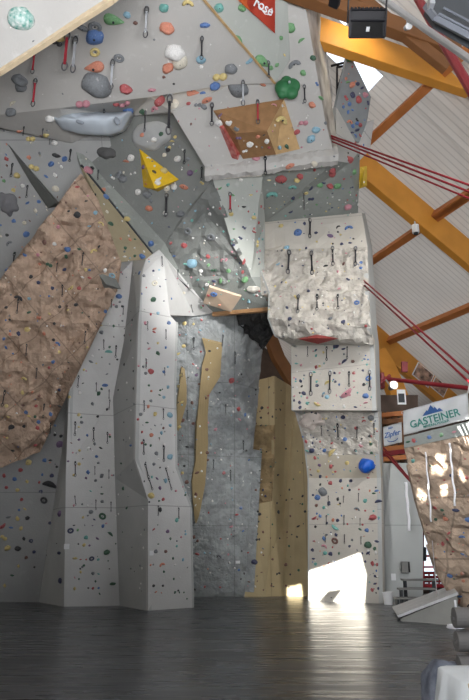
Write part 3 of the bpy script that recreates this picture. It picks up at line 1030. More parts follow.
# stage floodlights
def floodlight():
    c = U(367.5, 22, 6.6)
    e = empty('floodlight', c, 'black box floodlight hanging at the top under the silver tube', 'lamp')
    s = 6.6 / ray(367, 22).y / F
    R = Matrix.Rotation(math.radians(34), 3, 'X')
    def L(x, y, z): return c + R @ Vector((x * s, z * s, y * s))
    bm = bmesh.new()
    pf = [(-17, 12), (17, 12), (19, -15), (-19, -15)]
    pb = [(-13, 14), (13, 14), (13, -6), (-13, -6)]
    f = [bm.verts.new(L(x, y, 0)) for x, y in pf]; bk = [bm.verts.new(L(x, y, 16)) for x, y in pb]
    for i in range(4): bm.faces.new((f[i], f[(i + 1) % 4], bk[(i + 1) % 4], bk[i]))
    bm.faces.new(f[::-1]); bm.faces.new(bk)
    bmesh.ops.recalc_face_normals(bm, faces=bm.faces[:])
    bmesh.ops.bevel(bm, geom=bm.edges[:], offset=.012, segments=2, affect='EDGES')
    obj('housing', bm, M_black, e)
    bm = bmesh.new()
    for (x0, y0), (x1, y1) in (((-18, 11), (18, 11)), ((18, 11), (18, -14)), ((18, -14), (-18, -14)), ((-18, -14), (-18, 11)), ((-17, 1), (17, 1))):
        bar(bm, L(x0, y0, -1), L(x1, y1, -1), 1.6 * s, 1.6 * s)
    obj('front_frame', bm, M_black, e)
    bm = bmesh.new()
    q = [bm.verts.new(L(x, y, -.6)) for x, y in ((-16, -13), (16, -13), (15, 0), (-15, 0))]
    fc = bm.faces.new(q)
    bmesh.ops.solidify(bm, geom=[fc], thickness=.01)
    obj('glass_pane', bm, mat('black_glass', (.01, .01, .01), .5, .05, spec=.1), e)
    bm = bmesh.new()
    q = [bm.verts.new(L(x, y, -1.6)) for x, y in ((-1.5, -9), (2, -9), (2.6, -4.5), (-1, -4.5))]
    fc = bm.faces.new(q); bmesh.ops.solidify(bm, geom=[fc], thickness=.008)
    tag(obj('sticker', bm, M_white, e), 'small white sticker')
    bm = bmesh.new()
    for k in range(9):
        bar(bm, L(-15 + k * 3.7, 13, 2), L(-15 + k * 3.7, 15, 13), .9 * s, 1.6 * s)
    obj('cooling_fins', bm, M_black, e)
    bm = bmesh.new()
    bar(bm, L(-19, 0, 6), L(-19, 24, 6), 1.4 * s, 3 * s); bar(bm, L(19, 0, 6), L(19, 24, 6), 1.4 * s, 3 * s); bar(bm, L(-19, 24, 6), L(19, 24, 6), 1.4 * s, 3 * s)
    obj('yoke', bm, M_black, e)
    c = U(452, 2, 5.6)
    e = empty('floodlight', c, 'large grey ribbed lamp housing cut off by the top corner', 'lamp')
    bm = bmesh.new()
    P4 = [U(427, 4, 5.6), U(437, 17, 5.5), U(475, 38, 5.3), U(490, 20, 5.6), U(455, -20, 5.9)]
    f = [bm.verts.new(p) for p in P4]; fc = bm.faces.new(f); fc.normal_update()
    if fc.normal.dot(CAM - P4[0]) < 0: fc.normal_flip()
    NRM.clear(); thicken(bm, .12)
    obj('housing', bm, M_dkgrey, e)
    bm = bmesh.new()
    bar(bm, U(426, 6, 5.55), U(436, 19, 5.45), .05, .06); bar(bm, U(436, 19, 5.45), U(476, 40, 5.25), .05, .06)
    bar(bm, U(439, 14, 5.42), U(478, 34, 5.22), .015, .02); bar(bm, U(444, 8, 5.5), U(482, 28, 5.3), .015, .02)
    obj('front_frame', bm, mat('grey_frame', (.10, .11, .13), .4), e)
    bm = bmesh.new(); box_bm(bm, U(431, 3, 5.45), (.06, .1, .1), None, .01)
    obj('clamp', bm, M_steel, e)
    e = empty('floodlight', U(333, 3, 7), 'small black lamp corner poking in at the top beside the banner wall', 'lamp')
    bm = bmesh.new(); box_bm(bm, U(335, 0, 7), (.14, .2, .1), Matrix.Rotation(.5, 3, 'Y'), .02); obj('housing', bm, M_black, e)
    bm = bmesh.new(); tube(bm, U(335, 0, 7), U(335, -12, 7), .015); obj('bracket', bm, M_dkgrey, e)
    e = empty('spot_lamp', U(407, 27, 7.0), 'small white spot lamp clipped under the silver tube', 'lamp')
    bm = bmesh.new(); tube(bm, U(406, 28, 7.05), U(409, 26, 6.9), .035, 14, .045); obj('lamp_head', bm, M_white, e)
    bm = bmesh.new(); tube(bm, U(407, 26, 7.0), U(407, 20, 7.0), .012); obj('stem', bm, M_steel, e)


floodlight()

# ---------------------------------------------------------------- flat lettering
FONT_CACHE = {}
def text_mesh(name, txt, size, M, m, parent, depth=.004, shear=0.0, space=1.0):
    cu = bpy.data.curves.new(name, 'FONT')
    cu.body = txt; cu.size = size; cu.extrude = depth; cu.align_x = 'CENTER'; cu.align_y = 'CENTER'
    cu.shear = shear; cu.space_character = space; cu.offset = size * .012
    o = bpy.data.objects.new(name, cu)
    dg = bpy.context.evaluated_depsgraph_get()
    COL.objects.link(o); bpy.context.view_layer.update()
    me = bpy.data.meshes.new_from_object(o.evaluated_get(bpy.context.evaluated_depsgraph_get()))
    bpy.data.objects.remove(o); bpy.data.curves.remove(cu)
    me.transform(M)
    me.name = name
    me.materials.clear()
    return link(name, me, m, parent)


def sheet_frame(tl, tr, bl):
    """matrix whose x runs along the sheet, y up the sheet, z out of it"""
    x = (tr - tl).normalized()
    y0 = (tl - bl)
    z = x.cross(y0).normalized()
    y = z.cross(x)
    return Matrix((x, y, z)).transposed().to_4x4(), z


def banner(corners, m, name, label, cat, sag=.08, waves=2.5):
    tl, tr, br_, bl_ = corners
    e = empty(name, (bl_ + br_) / 2, label, cat)
    M, z = sheet_frame(tl, tr, bl_)
    bm = bmesh.new()
    nx, ny = 28, 10
    g = []
    for j in range(ny + 1):
        row = []
        for i in range(nx + 1):
            s, t = i / nx, j / ny
            p = tl.lerp(tr, s).lerp(bl_.lerp(br_, s), t)
            w = math.sin(s * waves * 6.28 + t * 2) * .02 + math.sin(s * 3.14) * math.sin(t * 3.14) * .05
            p = p + z * w * sag / .08
            row.append(bm.verts.new(p))
        g.append(row)
    for r1, r2 in zip(g, g[1:]):
        for k in range(nx): bm.faces.new((r1[k], r2[k], r2[k + 1], r1[k + 1]))
    bmesh.ops.solidify(bm, geom=bm.faces[:], thickness=.006)
    obj('banner_cloth', bm, m, e, smooth=True)
    return e, M, z


M_green = mat('green_print', (.02, .20, .17), .7); M_bluep = mat('blue_print', (.06, .16, .42), .7)
# large banner
cs = [U(403, 411, 14.15), U(468, 392.5, 13.2), U(469, 419, 13.25), U(404, 435, 14.2)]
e, M, z = banner(cs, M_white, 'banner', 'large white banner with mountain emblem and green lettering above the bouldering wall', 'banner')
wid = (cs[1] - cs[0]).length
ctr = (cs[0] + cs[1] + cs[2] + cs[3]) / 4
up = (M @ Vector((0, 1, 0))).normalized(); rt = (M @ Vector((1, 0, 0))).normalized()
def at(c, dx, dy, out=.10): return Matrix.Translation(c + rt * dx + up * dy + z * out) @ M
text_mesh('lettering', 'GASTEINER', wid * .148, at(ctr, 0.0, -.10), M_green, e)
text_mesh('lettering', 'MINERALWASSER', wid * .05, at(ctr, 0.02, -.215, .12), M_green, e)
bm = bmesh.new()
for px_, h_, w_ in ((-.14, .10, .10), (-.03, .19, .13), (.05, .13, .09), (.14, .08, .09)):
    T = at(ctr, 0, .02)
    v = [bm.verts.new(T @ Vector((px_ - w_, 0, 0))), bm.verts.new(T @ Vector((px_ + w_, 0, 0))), bm.verts.new(T @ Vector((px_ + .02, h_, 0)))]
    bm.faces.new(v)
bmesh.ops.solidify(bm, geom=bm.faces[:], thickness=.004)
obj('mountain_emblem', bm, M_bluep, e)
bm = bmesh.new()
for c_ in cs[:1]: torus(bm, c_ + Vector((0, 0, -.04)) + z * .03, .025, .006, rot=M.to_3x3())
obj('eyelet', bm, M_steel, e)
bm = bmesh.new(); path_tube(bm, [cs[1], U(469, 384, 13.4), U(474, 377, 13.5)], .008); obj('tie_cord', bm, M_white, e)

# small banner
cs = [U(383, 427, 19.6), U(401.5, 422, 19.2), U(402, 442, 19.2), U(384, 446.5, 19.6)]
e, M, z = banner(cs, M_white, 'banner', 'small white banner with blue slanted lettering between pillar and bouldering wall', 'banner', .04)
ctr = sum(cs, Vector()) / 4
up = (M @ Vector((0, 1, 0))).normalized(); rt = (M @ Vector((1, 0, 0))).normalized()
wid = (cs[1] - cs[0]).length
text_mesh('lettering', 'Zipfer', wid * .34, at(ctr, 0, 0, .05), M_bluep, e, shear=.3)
text_mesh('lettering', 'BIER', wid * .13, at(ctr, 0, .19, .05), M_bluep, e)
bm = bmesh.new()
T = at(ctr, 0, -.15, .05)
torus(bm, (0, 0, 0), .12, .012, sx=1.4, sy=.6, arc=3.0, start=3.2)
bmesh.ops.transform(bm, matrix=T, verts=bm.verts)
obj('swoosh', bm, M_bluep, e)

# red banner on the return face
M_orange = mat('orange_fabric', (.72, .16, .04), .7); M_redf = mat('red_fabric', (.55, .06, .03), .7)
ps = [MB['e'], MB['f'], P(MB['i'])]
nn = (ps[1] - ps[0]).cross(ps[2] - ps[0]).normalized()
if nn.dot(CAM - ps[0]) < 0: nn = -nn
def onret(x, y, o=.08): return ray_plane(x, y, ps[0] + nn * o, nn)
e = empty('banner', onret(260, 15), 'red and orange printed banner with white script at the top edge', 'banner')
for nm, poly, m in (('red_field', [(248, -12), (275, -10), (275, 33.5), (251, 12), (247, 4)], M_redf), ('orange_field', [(236, -12), (248, -12), (247, 4), (251, 12), (238, 0)], M_orange)):
    bm = bmesh.new(); f = bm.faces.new([bm.verts.new(onret(*q)) for q in poly]); bmesh.ops.solidify(bm, geom=[f], thickness=.01)
    obj(nm, bm, m, e)
bm = bmesh.new()
path_tube(bm, [onret(*q, .1) for q in ((256, -4), (259, 6), (265, 14), (271, 15), (272, 8))], .012)
obj('white_arc', bm, M_white, e)
xx = (onret(275, 20) - onret(255, 8)).normalized(); yy = nn.cross(xx)
Mr = Matrix((xx, yy, nn)).transposed().to_4x4()
text_mesh('lettering', 'rose', .28, Matrix.Translation(onret(264, 7, .1)) @ Mr, M_white, e)

# pinned photos on the rafter
def photo(cx, cy, w, h, label, seed, drop=1.08):
    c = roof(cx, cy, drop)
    e = empty('poster', c, label, 'poster')
    d = S; v = Vector((0, 0, 1)); 
    y = (v - d * v.dot(d)).normalized(); zz = d.cross(y)
    if zz.dot(CAM - c) < 0: zz = -zz
    c = c + zz * .22
    Mx = Matrix((d, y, zz)).transposed().to_4x4()
    bm = bmesh.new(); box_bm(bm, (0, 0, 0), (w, h, .02)); bmesh.ops.transform(bm, matrix=Matrix.Translation(c) @ Mx, verts=bm.verts)
    obj('paper', bm, M_white, e)
    bm = bmesh.new(); box_bm(bm, (0, 0, .015), (w * .9, h * .88, .015)); bmesh.ops.transform(bm, matrix=Matrix.Translation(c) @ Mx, verts=bm.verts)
    obj('picture', bm, mat('printed_picture_%d' % seed, (.25, .13, .08), .5, .9, 2.5 + seed, col2=(.7, .45, .33)), e)


photo(420, 376, 1.0, .75, 'brown-toned photo print pinned on the orange rafter above the banner', 1, .75)
photo(436, 388, .8, .6, 'greyish photo print on the rafter just above the banner', 2, .85)
e = empty('poster', U(401.5, 397, 21), 'narrow white poster hanging on the dark timber beside the rafter', 'poster')
bm = bmesh.new(); box_bm(bm, U(401.5, 397, 21), (.28, .02, .5)); obj('paper', bm, M_white, e)
bm = bmesh.new(); box_bm(bm, U(401.5, 398, 20.97), (.2, .02, .3)); obj('picture', bm, M_dkgrey, e)
e = empty('spot_lamp', U(392, 386, 21), 'small chrome lamp fixed beside the red bracket', 'lamp')
bm = bmesh.new(); tube(bm, U(390.5, 388, 21), U(394, 385, 20.6), .09, 14, .14); obj('lamp_head', bm, M_steel, e)
bm = bmesh.new(); tube(bm, U(391, 387, 21), U(386, 380, 21.4), .03); obj('arm', bm, M_steel, e)

# timber frames of the gallery below the roof edge
g0 = empty('timber_gallery', U(392, 455, 22), 'brown timber gallery framing behind the small banner', 'gallery')
for i, x in enumerate((382, 388.5, 395, 401.5)):
    bm = bmesh.new(); bar(bm, U(x, 412, 23), U(x, 462, 23), .14, .14); obj('post', bm, M_glulam_dk, g0)
for y, m in ((449, M_purlin), (453.5, M_redsteel), (459, M_purlin), (415, M_purlin), (422, M_glulam_dk)):
    bm = bmesh.new(); bar(bm, U(379, y + 1, 22.8), U(415, y - 3, 22.4), .16, .16); obj('rail', bm, m, g0)
bm = bmesh.new()
f = bm.faces.new([bm.verts.new(U(x, y, 23.6)) for x, y in ((376, 395), (418, 395), (418, 466), (376, 466))])
f.normal_update(); NRM.clear()
if f.normal.y > 0: f.normal_flip()
thicken(bm, .1); obj('back_board', bm, M_backwall, g0)
rod(U(384, 448, 22.2), U(412, 482, 19), .03, 'upper thin dark cable crossing in front of the white back wall', 'cable', M_redsteel, cat='cable')
rod(U(382, 450, 22.2), U(410, 481, 19), .03, 'lower thin dark cable crossing in front of the white back wall', 'cable', M_redsteel, cat='cable')

# white back wall furniture
YB = G(400, 599.5).y
e = empty('wall_cabinet', U(405, 566, YB - .1), 'small grey wall cabinet on the white back wall above the benches', 'cabinet')
bm = bmesh.new(); box_bm(bm, U(405.5, 567, YB - .12), (.26, .14, .32), None, .01); obj('cabinet_body', bm, mat('grey_cabinet', (.22, .22, .21), .5), e)
bm = bmesh.new(); box_bm(bm, U(409, 567, YB - .2), (.03, .04, .3)); obj('hinge_strip', bm, M_black, e)
bm = bmesh.new(); box_bm(bm, U(393.5, 577, YB - .03), (.14, .02, .2))
tag(obj('notice', bm, M_white), 'small white notice on the white back wall near the pillar', 'notice', kind='thing')
# strips of light: hanging white slings
def hang(px, y0, y1, Y, r, label, col=None, name='rope', curve=0.0, group=None):
    a = U(px, y0, Y)
    b = Vector((a.x, a.y, U(px, y1, Y).z))
    n = 14
    pts = [a.lerp(b, i / n) + Vector((math.sin(i * 1.3) * curve, math.cos(i * .9) * curve, 0)) for i in range(n + 1)]
    bm = bmesh.new(); path_tube(bm, pts, r, 6)
    return tag(obj(name, bm, col or M_rope, smooth=True), label, 'rope', group, 'thing')


M_rope = mat('white_rope', (.85, .85, .88), .6)
M_ropedim = mat('grey_rope', (.4, .36, .36), .7)
hang(405.8, 482, 531, YB - 1.4, .045, 'white rope hanging in front of the white back wall', curve=.01)
hang(425.5, 452, 522, 14.2, .018, 'pale doubled rope hanging over the left part of the bouldering wall', curve=.01)
hang(449.5, 443, 506, 13.4, .02, 'bright white rope hanging over the middle of the bouldering wall', curve=.012)
hang(430.5, 520, 612, 15.4, .012, 'thin grey rope hanging before the ramp', M_ropedim)
hang(455, 600, 628, 12.6, .02, 'short white rope end above the floor beside the mats')
# coil on the floor
pc = G(456, 629)
bm = bmesh.new()
pts = []
for i in range(90):
    t = i / 90 * 6.28 * 5
    pts.append(pc + Vector((math.cos(t) * (.16 + .012 * math.sin(i)), math.sin(t) * .16, .02 + .0006 * i)))
path_tube(bm, pts, .014, 6)
tag(obj('rope_coil', bm, M_rope, smooth=True), 'coiled white rope lying on the floor beside the mats', 'rope', kind='thing')

# window of the hall behind the bouldering wall, bright outside
YW = 23.5
wnd = empty('window_10', U(429, 570, YW), None, None); tag(wnd, kind='structure')
M_redframe = mat('red_window_frame', (.40, .02, .03), .45)
for a_, b_, t_ in (((421.5, 528), (421.5, 590), .14), ((447, 528), (447, 590), .12), ((421, 556), (448, 556), .07), ((421, 567), (448, 567), .06),
                   ((420, 531), (450, 531), .25), ((420, 586), (450, 586), .1)):
    bm = bmesh.new(); bar(bm, U(*a_, YW), U(*b_, YW), t_, t_); obj('window_frame', bm, M_redframe if t_ > .05 else M_dkgrey, wnd)
bm = bmesh.new(); box_bm(bm, U(434, 559, YW + .06), (.95, .01, 1.9))
mg = bpy.data.materials.new('clear_glass'); mg.use_nodes = True
pb = mg.node_tree.nodes['Principled BSDF']; pb.inputs['Transmission Weight'].default_value = 1; pb.inputs['Roughness'].default_value = 0; pb.inputs['IOR'].default_value = 1.05
obj('window_pane', bm, mg, wnd)
# wall under and beside that window
bm = bmesh.new()
f = bm.faces.new([bm.verts.new(U(x, y, YW + .3)) for x, y in ((415, 587), (500, 587), (500, 601), (415, 601))])
NRM.clear(); f.normal_update()
if f.normal.y > 0: f.normal_flip()
thicken(bm, .1); tag(obj('wall_side', bm, M_backwall), kind='structure')
# red railing seen through the window
e = empty('railing', U(434, 578, 25.5), 'red railing outside the bright window', 'railing')
for x in (424, 429, 434, 439, 444, 449):
    bm = bmesh.new(); bar(bm, U(x, 572, 25.5), U(x, 590, 25.5), .05, .05); obj('baluster', bm, M_redframe, e)
for y in (573, 577, 581, 585):
    bm = bmesh.new(); bar(bm, U(420, y, 25.5), U(452, y, 25.5), .07, .1); obj('rail', bm, M_redframe, e)
e = empty('punching_bag', U(423.5, 552, 22.6), 'dark hanging bag at the edge of the bright window', 'bag')
bm = bmesh.new(); tube(bm, U(423.7, 547, 22.6), U(423.7, 561, 22.6), .09, 14); bmesh.ops.bevel(bm, geom=bm.edges[:], offset=.02, segments=2, affect='EDGES'); obj('bag_body', bm, M_dkgrey, e)
bm = bmesh.new(); tube(bm, U(423.7, 530, 22.6), U(423.7, 547, 22.6), .015); obj('strap', bm, M_black, e)

# stepped bench
sb_ = empty('stepped_bench', G(403, 606), 'grey wooden stepped bench against the white back wall', 'bench')
base = G(392, 606.5)
for k in range(3):
    x0 = base.x - .05 + .2 * k; z = .22 + .22 * k
    bm = bmesh.new(); box_bm(bm, (x0 + .6, base.y - .1 + .32 * k, z), (1.0, .3, .05), None, .008); obj('seat_plank', bm, mat('bench_plank_%d' % k, (.20, .20, .19), .6), sb_)
    for dx in (.18, 1.0):
        bm = bmesh.new(); box_bm(bm, (x0 + dx, base.y - .1 + .32 * k, z / 2 - .01), (.05, .22, z - .03)); obj('leg', bm, M_dkgrey, sb_)
bk = empty('bucket', G(388.5, 604.5), 'small white bucket beside the pillar foot', 'bucket')
c = G(388.5, 604.5)
bm = bmesh.new(); tube(bm, c, c + Vector((0, 0, .32)), .12, 18, .15); obj('bucket_body', bm, M_white, bk)
bm = bmesh.new(); torus(bm, c + Vector((0, 0, .32)), .15, .012); obj('rim', bm, M_white, bk)

# ramp
rm = empty('ramp', G(425, 616), 'long pale grey ramp rising towards the bouldering wall', 'ramp')
f0, f1 = G(401, 621), G(460, 626)
g0_, g1_ = G(396, 612), G(455, 614)
hgt = U(456, 598, f1.y).z
h2 = U(452, 586, g1_.y).z
hgt = (hgt + h2) / 2
bm = bmesh.new()
v = [bm.verts.new(p) for p in (f0, f1, f1 + Vector((0, 0, hgt)), g0_, g1_, g1_ + Vector((0, 0, hgt)), f0 + Vector((0, 0, .05)), g0_ + Vector((0, 0, .05)))]
for q in ((0, 1, 2, 6), (3, 7, 5, 4), (0, 3, 4, 1), (1, 4, 5, 2), (0, 6, 7, 3), (6, 2, 5, 7)): bm.faces.new([v[i] for i in q])
bmesh.ops.recalc_face_normals(bm, faces=bm.faces[:])
obj('ramp_body', bm, mat('ramp_grey', (.30, .30, .28), .7), rm)
bm = bmesh.new()
o_ = Vector((0, 0, .03))
v2 = [f0 + Vector((-.08, -.04, .06)), f1 + Vector((0, -.04, hgt + .01)), g1_ + Vector((0, .04, hgt + .01)), g0_ + Vector((-.08, .04, .06))]
f = bm.faces.new([bm.verts.new(p) for p in v2]); f.normal_update(); NRM.clear()
if f.normal.z < 0: f.normal_flip()
for vv_ in bm.verts: vv_.co += Vector((0, 0, .06))
thicken(bm, .055); obj('ramp_deck', bm, mat('ramp_deck_white', (.62, .63, .64), .5), rm)

# rolled mats at the edge of the frame
M_mat = mat('grey_mat_vinyl', (.15, .145, .14), .6, .15, 3)
z = 0.0
for k, (cx, cy, r) in enumerate(((463, 666, .20), (463, 640, .2), (467, 622, .17))):
    p = G(458, 683); xx = p.x + .42; yy = p.y + .25
    zc = (.15, .44, .72)[k]; r = (.15, .14, .14)[k]
    e = empty('rolled_mat', Vector((xx, yy, zc - r)), ['grey rolled mat at the right edge, lowest of the stack', 'grey rolled mat at the right edge, middle of the stack', 'grey rolled mat at the right edge, topmost of the stack'][k], 'mat', 'rolled mats at the right edge')
    bm = bmesh.new()
    sp = []
    turns = 3
    nseg = 60
    th = .03
    inner = []
    for i in range(nseg + 1):
        t = i / nseg * turns * 6.28
        rr = .04 + (r - .04) * i / nseg
        sp.append((math.cos(t) * rr, math.sin(t) * rr)); inner.append((math.cos(t) * (rr - th), math.sin(t) * (rr - th)))
    L0, L1 = -.32, 1.2
    rows = [[bm.verts.new((xx + l, yy + q[0], zc + q[1])) for l, q in ((L0, a), (L1, a), (L1, b), (L0, b))] for a, b in zip(sp, inner)]
    for r1, r2 in zip(rows, rows[1:]):
        for j in range(4): bm.faces.new((r1[j], r1[(j + 1) % 4], r2[(j + 1) % 4], r2[j]))
    bm.faces.new(rows[0]); bm.faces.new(rows[-1][::-1])
    bmesh.ops.recalc_face_normals(bm, faces=bm.faces[:])
    obj('mat_roll', bm, M_mat, e, smooth=False)
    bm = bmesh.new(); torus(bm, (xx - .1, yy, zc), r + .006, .008, rot=Matrix.Rotation(math.radians(90), 3, 'Y'), seg=28); obj('strap', bm, M_black, e)

# table with white cloth, and the bag in front
tb = Vector((2.03, 5.1, 0))
te = empty('table', tb, 'small table hidden under the white cloth in the bottom corner', 'table')
bm = bmesh.new(); box_bm(bm, tb + Vector((0, 0, .70)), (.95, .65, .03), None, .008); obj('tabletop', bm, M_edge, te)
for dx in (-.42, .42):
    for dy in (-.28, .28):
        bm = bmesh.new(); tube(bm, tb + Vector((dx, dy, 0)), tb + Vector((dx, dy, .69)), .02); obj('leg', bm, M_dkgrey, te)
bm = bmesh.new()
nx = 44
def cloth_ring(rx, ry, z, wav):
    out = []
    for i in range(nx):
        t = i / nx * 6.283
        c_, s_ = math.cos(t), math.sin(t)
        k = 1 / max(abs(c_), abs(s_)); k = k * .92 + .08 * 1.1
        w = 1 + wav * math.sin(t * 9 + 1) + wav * .6 * math.sin(t * 14)
        out.append(bm.verts.new(tb + Vector((c_ * rx * k * w, s_ * ry * k * w, z))))
    return out
rings = [cloth_ring(.25, .17, .722, 0), cloth_ring(.485, .335, .722, 0), cloth_ring(.50, .35, .71, .005), cloth_ring(.52, .37, .6, .02), cloth_ring(.55, .40, .45, .04), cloth_ring(.58, .43, .25, .06), cloth_ring(.60, .45, .06, .07)]
cv = bm.verts.new(tb + Vector((0, 0, .722)))
for i in range(nx): bm.faces.new((cv, rings[0][i], rings[0][(i + 1) % nx]))
for r1, r2 in zip(rings, rings[1:]):
    for i in range(nx): bm.faces.new((r1[i], r2[i], r2[(i + 1) % nx], r1[(i + 1) % nx]))
o = obj('tablecloth', bm, mat('bluish_white_cloth', (.82, .87, .90), .7), smooth=True)
tag(o, 'bluish-white cloth draped over a table in the bottom corner', 'cloth', kind='thing')
bgc = Vector((1.68, 5.75, 0))
be = empty('bag', bgc, 'soft blue-grey bag with a tan patch in front of the white cloth', 'bag')
bm = bmesh.new()
bmesh.ops.create_icosphere(bm, subdivisions=4, radius=1)
for v_ in bm.verts:
    p = v_.co.copy()
    q = Vector((math.copysign(abs(p.x) ** .7, p.x) * .18, math.copysign(abs(p.y) ** .7, p.y) * .18, math.copysign(abs(p.z) ** .6, p.z) * .38))
    q *= 1 + .09 * noise.noise(p * 2.3) + .03 * noise.noise(p * 6)
    v_.co = bgc + q + Vector((0, 0, .325))
obj('bag_body', bm, mat('blue_grey_cloth', (.12, .14, .19), .8, .5, 7, .5, 10, col2=(.22, .24, .29)), be, smooth=True)
bm = bmesh.new()
bmesh.ops.create_icosphere(bm, subdivisions=3, radius=1)
for v_ in bm.verts:
    p = v_.co.copy()
    v_.co = bgc + Vector((p.x * .12 + .05, p.y * .12 - .02, p.z * .05 + .615)) * 1 + Vector((0, 0, .02 * noise.noise(p * 3)))
tag(obj('top_flap', bm, mat('tan_cloth', (.34, .19, .12), .8, .3, 9), be, smooth=True), 'tan top flap')
bm = bmesh.new(); path_tube(bm, [bgc + Vector((.10 * math.cos(t) + .02, -.17, .45 + .1 * math.sin(t))) for t in [i * .35 for i in range(10)]], .012); obj('handle', bm, M_dkgrey, be)

# ---------------------------------------------------------------- volumes bolted to the walls
_bv, _bf, REG = [], [], []
for o_, reg in WALLS:
    base_i = len(_bv)
    _bv += [v.co.copy() for v in o_.data.vertices]
    for p in o_.data.polygons:
        _bf.append([base_i + i for i in p.vertices]); REG.append(reg)
WB = BVHTree.FromPolygons(_bv, _bf)


def hit(px, py):
    """wall point, outward normal and wall phrase behind a direction of view"""
    d = ray(px, py).normalized()
    h = WB.ray_cast(CAM, d)
    if h[0] is None: return None
    n = h[1]
    if n.dot(d) > 0: n = -n
    return h[0], n, REG[h[2]], h[3]


def wall_frame(n, ang=0.0):
    up = Vector((0, 0, 1)) - n * n.z
    if up.length < .05: up = Vector((0, 1, 0)) - n * n.y
    up.normalize()
    x = up.cross(n)
    R = Matrix((x, up, n)).transposed()
    return R @ Matrix.Rotation(ang, 3, 'Z')


VOL = []
def volume(name, base_px, tops, m, label, cat='volume', cap=None, faces=None, sink=.05, bevel=.0):
    """faceted volume: base outline given on the wall, raised points (px, py, lift)"""
    base = [hit(*q) if len(q) == 2 else (U(*q), -ray(q[0], q[1]).normalized()) for q in base_px]
    n = sum((b[1] for b in base), Vector()).normalized()
    bm = bmesh.new()
    bv = [bm.verts.new(b[0]) for b in base]
    bs = [bm.verts.new(b[0] - n * sink) for b in base]
    tv = []
    for x, y, l in tops:
        h = hit(x, y) if len(base_px[0]) == 2 else (U(x, y, base_px[0][2]),)
        tv.append(bm.verts.new(h[0] + (CAM - h[0]).normalized() * l))
    k = len(bv)
    for i in range(k): bm.faces.new((bs[i], bs[(i + 1) % k], bv[(i + 1) % k], bv[i]))
    bm.faces.new(bs[::-1])
    al = bv + tv
    for f in faces: bm.faces.new([al[i] for i in f])
    bmesh.ops.recalc_face_normals(bm, faces=bm.faces[:])
    if bevel: bmesh.ops.bevel(bm, geom=bm.edges[:], offset=bevel, segments=2, affect='EDGES')
    o = obj(name, bm, m)
    tag(o, label, cat, kind='thing')
    VOL.append((o, label.split(' ', 0)[0], name))
    return o


M_yel = mat('yellow_plywood', (.72, .46, .02), .5, .08, 6, speck=.25)
pyr = volume('wall_volume', [(139.5, 149), (143.5, 187), (158, 191.5), (179, 179.5)], [(155, 189, .55)], M_yel,
             'bright yellow pyramid volume on the dark grey overhang', faces=[(0, 1, 4), (1, 2, 4), (2, 3, 4), (3, 0, 4)])
wv = volume('wall_volume', [(213, 110.5), (284, 99), (300, 149), (276, 154), (243, 159), (226, 131)],
            [(236, 133.5, .35), (267, 131, .65), (276, 154.5, .25)], M_wood, 'large varnished wooden volume with a pale right side, under the green knob',
            faces=[(0, 1, 7, 6), (0, 6, 5), (5, 6, 4), (6, 7, 8, 4), (1, 2, 8, 7), (2, 3, 8), (3, 4, 8)])
wv.data.materials.append(M_wood2)
for p_ in wv.data.polygons:
    c_ = proj(p_.center)
    if c_[0] > 272 and abs(p_.normal.y) > .1: p_.material_index = 1


def blob_on_wall(name, px, py, w, h, lift, m, label, cat='volume', ang=0.0, lump=.12, seed=1, sub=4, pw=1.0, cut=.35, parent=None, freq=1.6):
    p, n, reg, d = hit(px, py)
    s = d / F
    R = wall_frame(n, ang)
    # widths given as seen; undo the slant of the wall
    vd = (p - CAM).normalized()
    fz = max(.35, abs(n.dot(vd)))
    bm = bmesh.new()
    bmesh.ops.create_icosphere(bm, subdivisions=sub, radius=1)
    for v_ in bm.verts:
        c = v_.co.copy()
        k = 1 + lump * noise.noise(c * freq + Vector((seed, 0, 0))) * 2
        z = max(c.z, -cut)
        q = Vector((c.x * w / 2 * s * k, c.y * h / 2 * s * k / (fz ** .5), z * lift * k))
        v_.co = p + R @ q
    o = obj(name, bm, m, parent, smooth=True)
    if parent is None: tag(o, label, cat, kind='thing')
    return o


M_oval = mat('light_grey_resin', (.40, .41, .41), .7, .08, 3, .2, 12)
M_wing = mat('bluish_white_resin', (.50, .56, .62), .6, .06, 2)
M_dkoval = mat('dark_resin', (.09, .09, .09), .7, .1, 4)
blob_on_wall('wall_volume', 151, 136, 38, 25, .22, M_oval, 'big light grey oval volume above the yellow pyramid', ang=.1, lump=.06)
blob_on_wall('wall_volume', 106, 153, 19, 10, .10, M_dkoval, 'flat dark oval volume on the dark overhang under the bluish-white volume', ang=-.2)
blob_on_wall('wall_volume', 8, 204, 18, 19, .16, mat('slate_resin', (.17, .17, .18), .7), 'rounded slate-grey volume at the edge of the left grey wall', lump=.2)


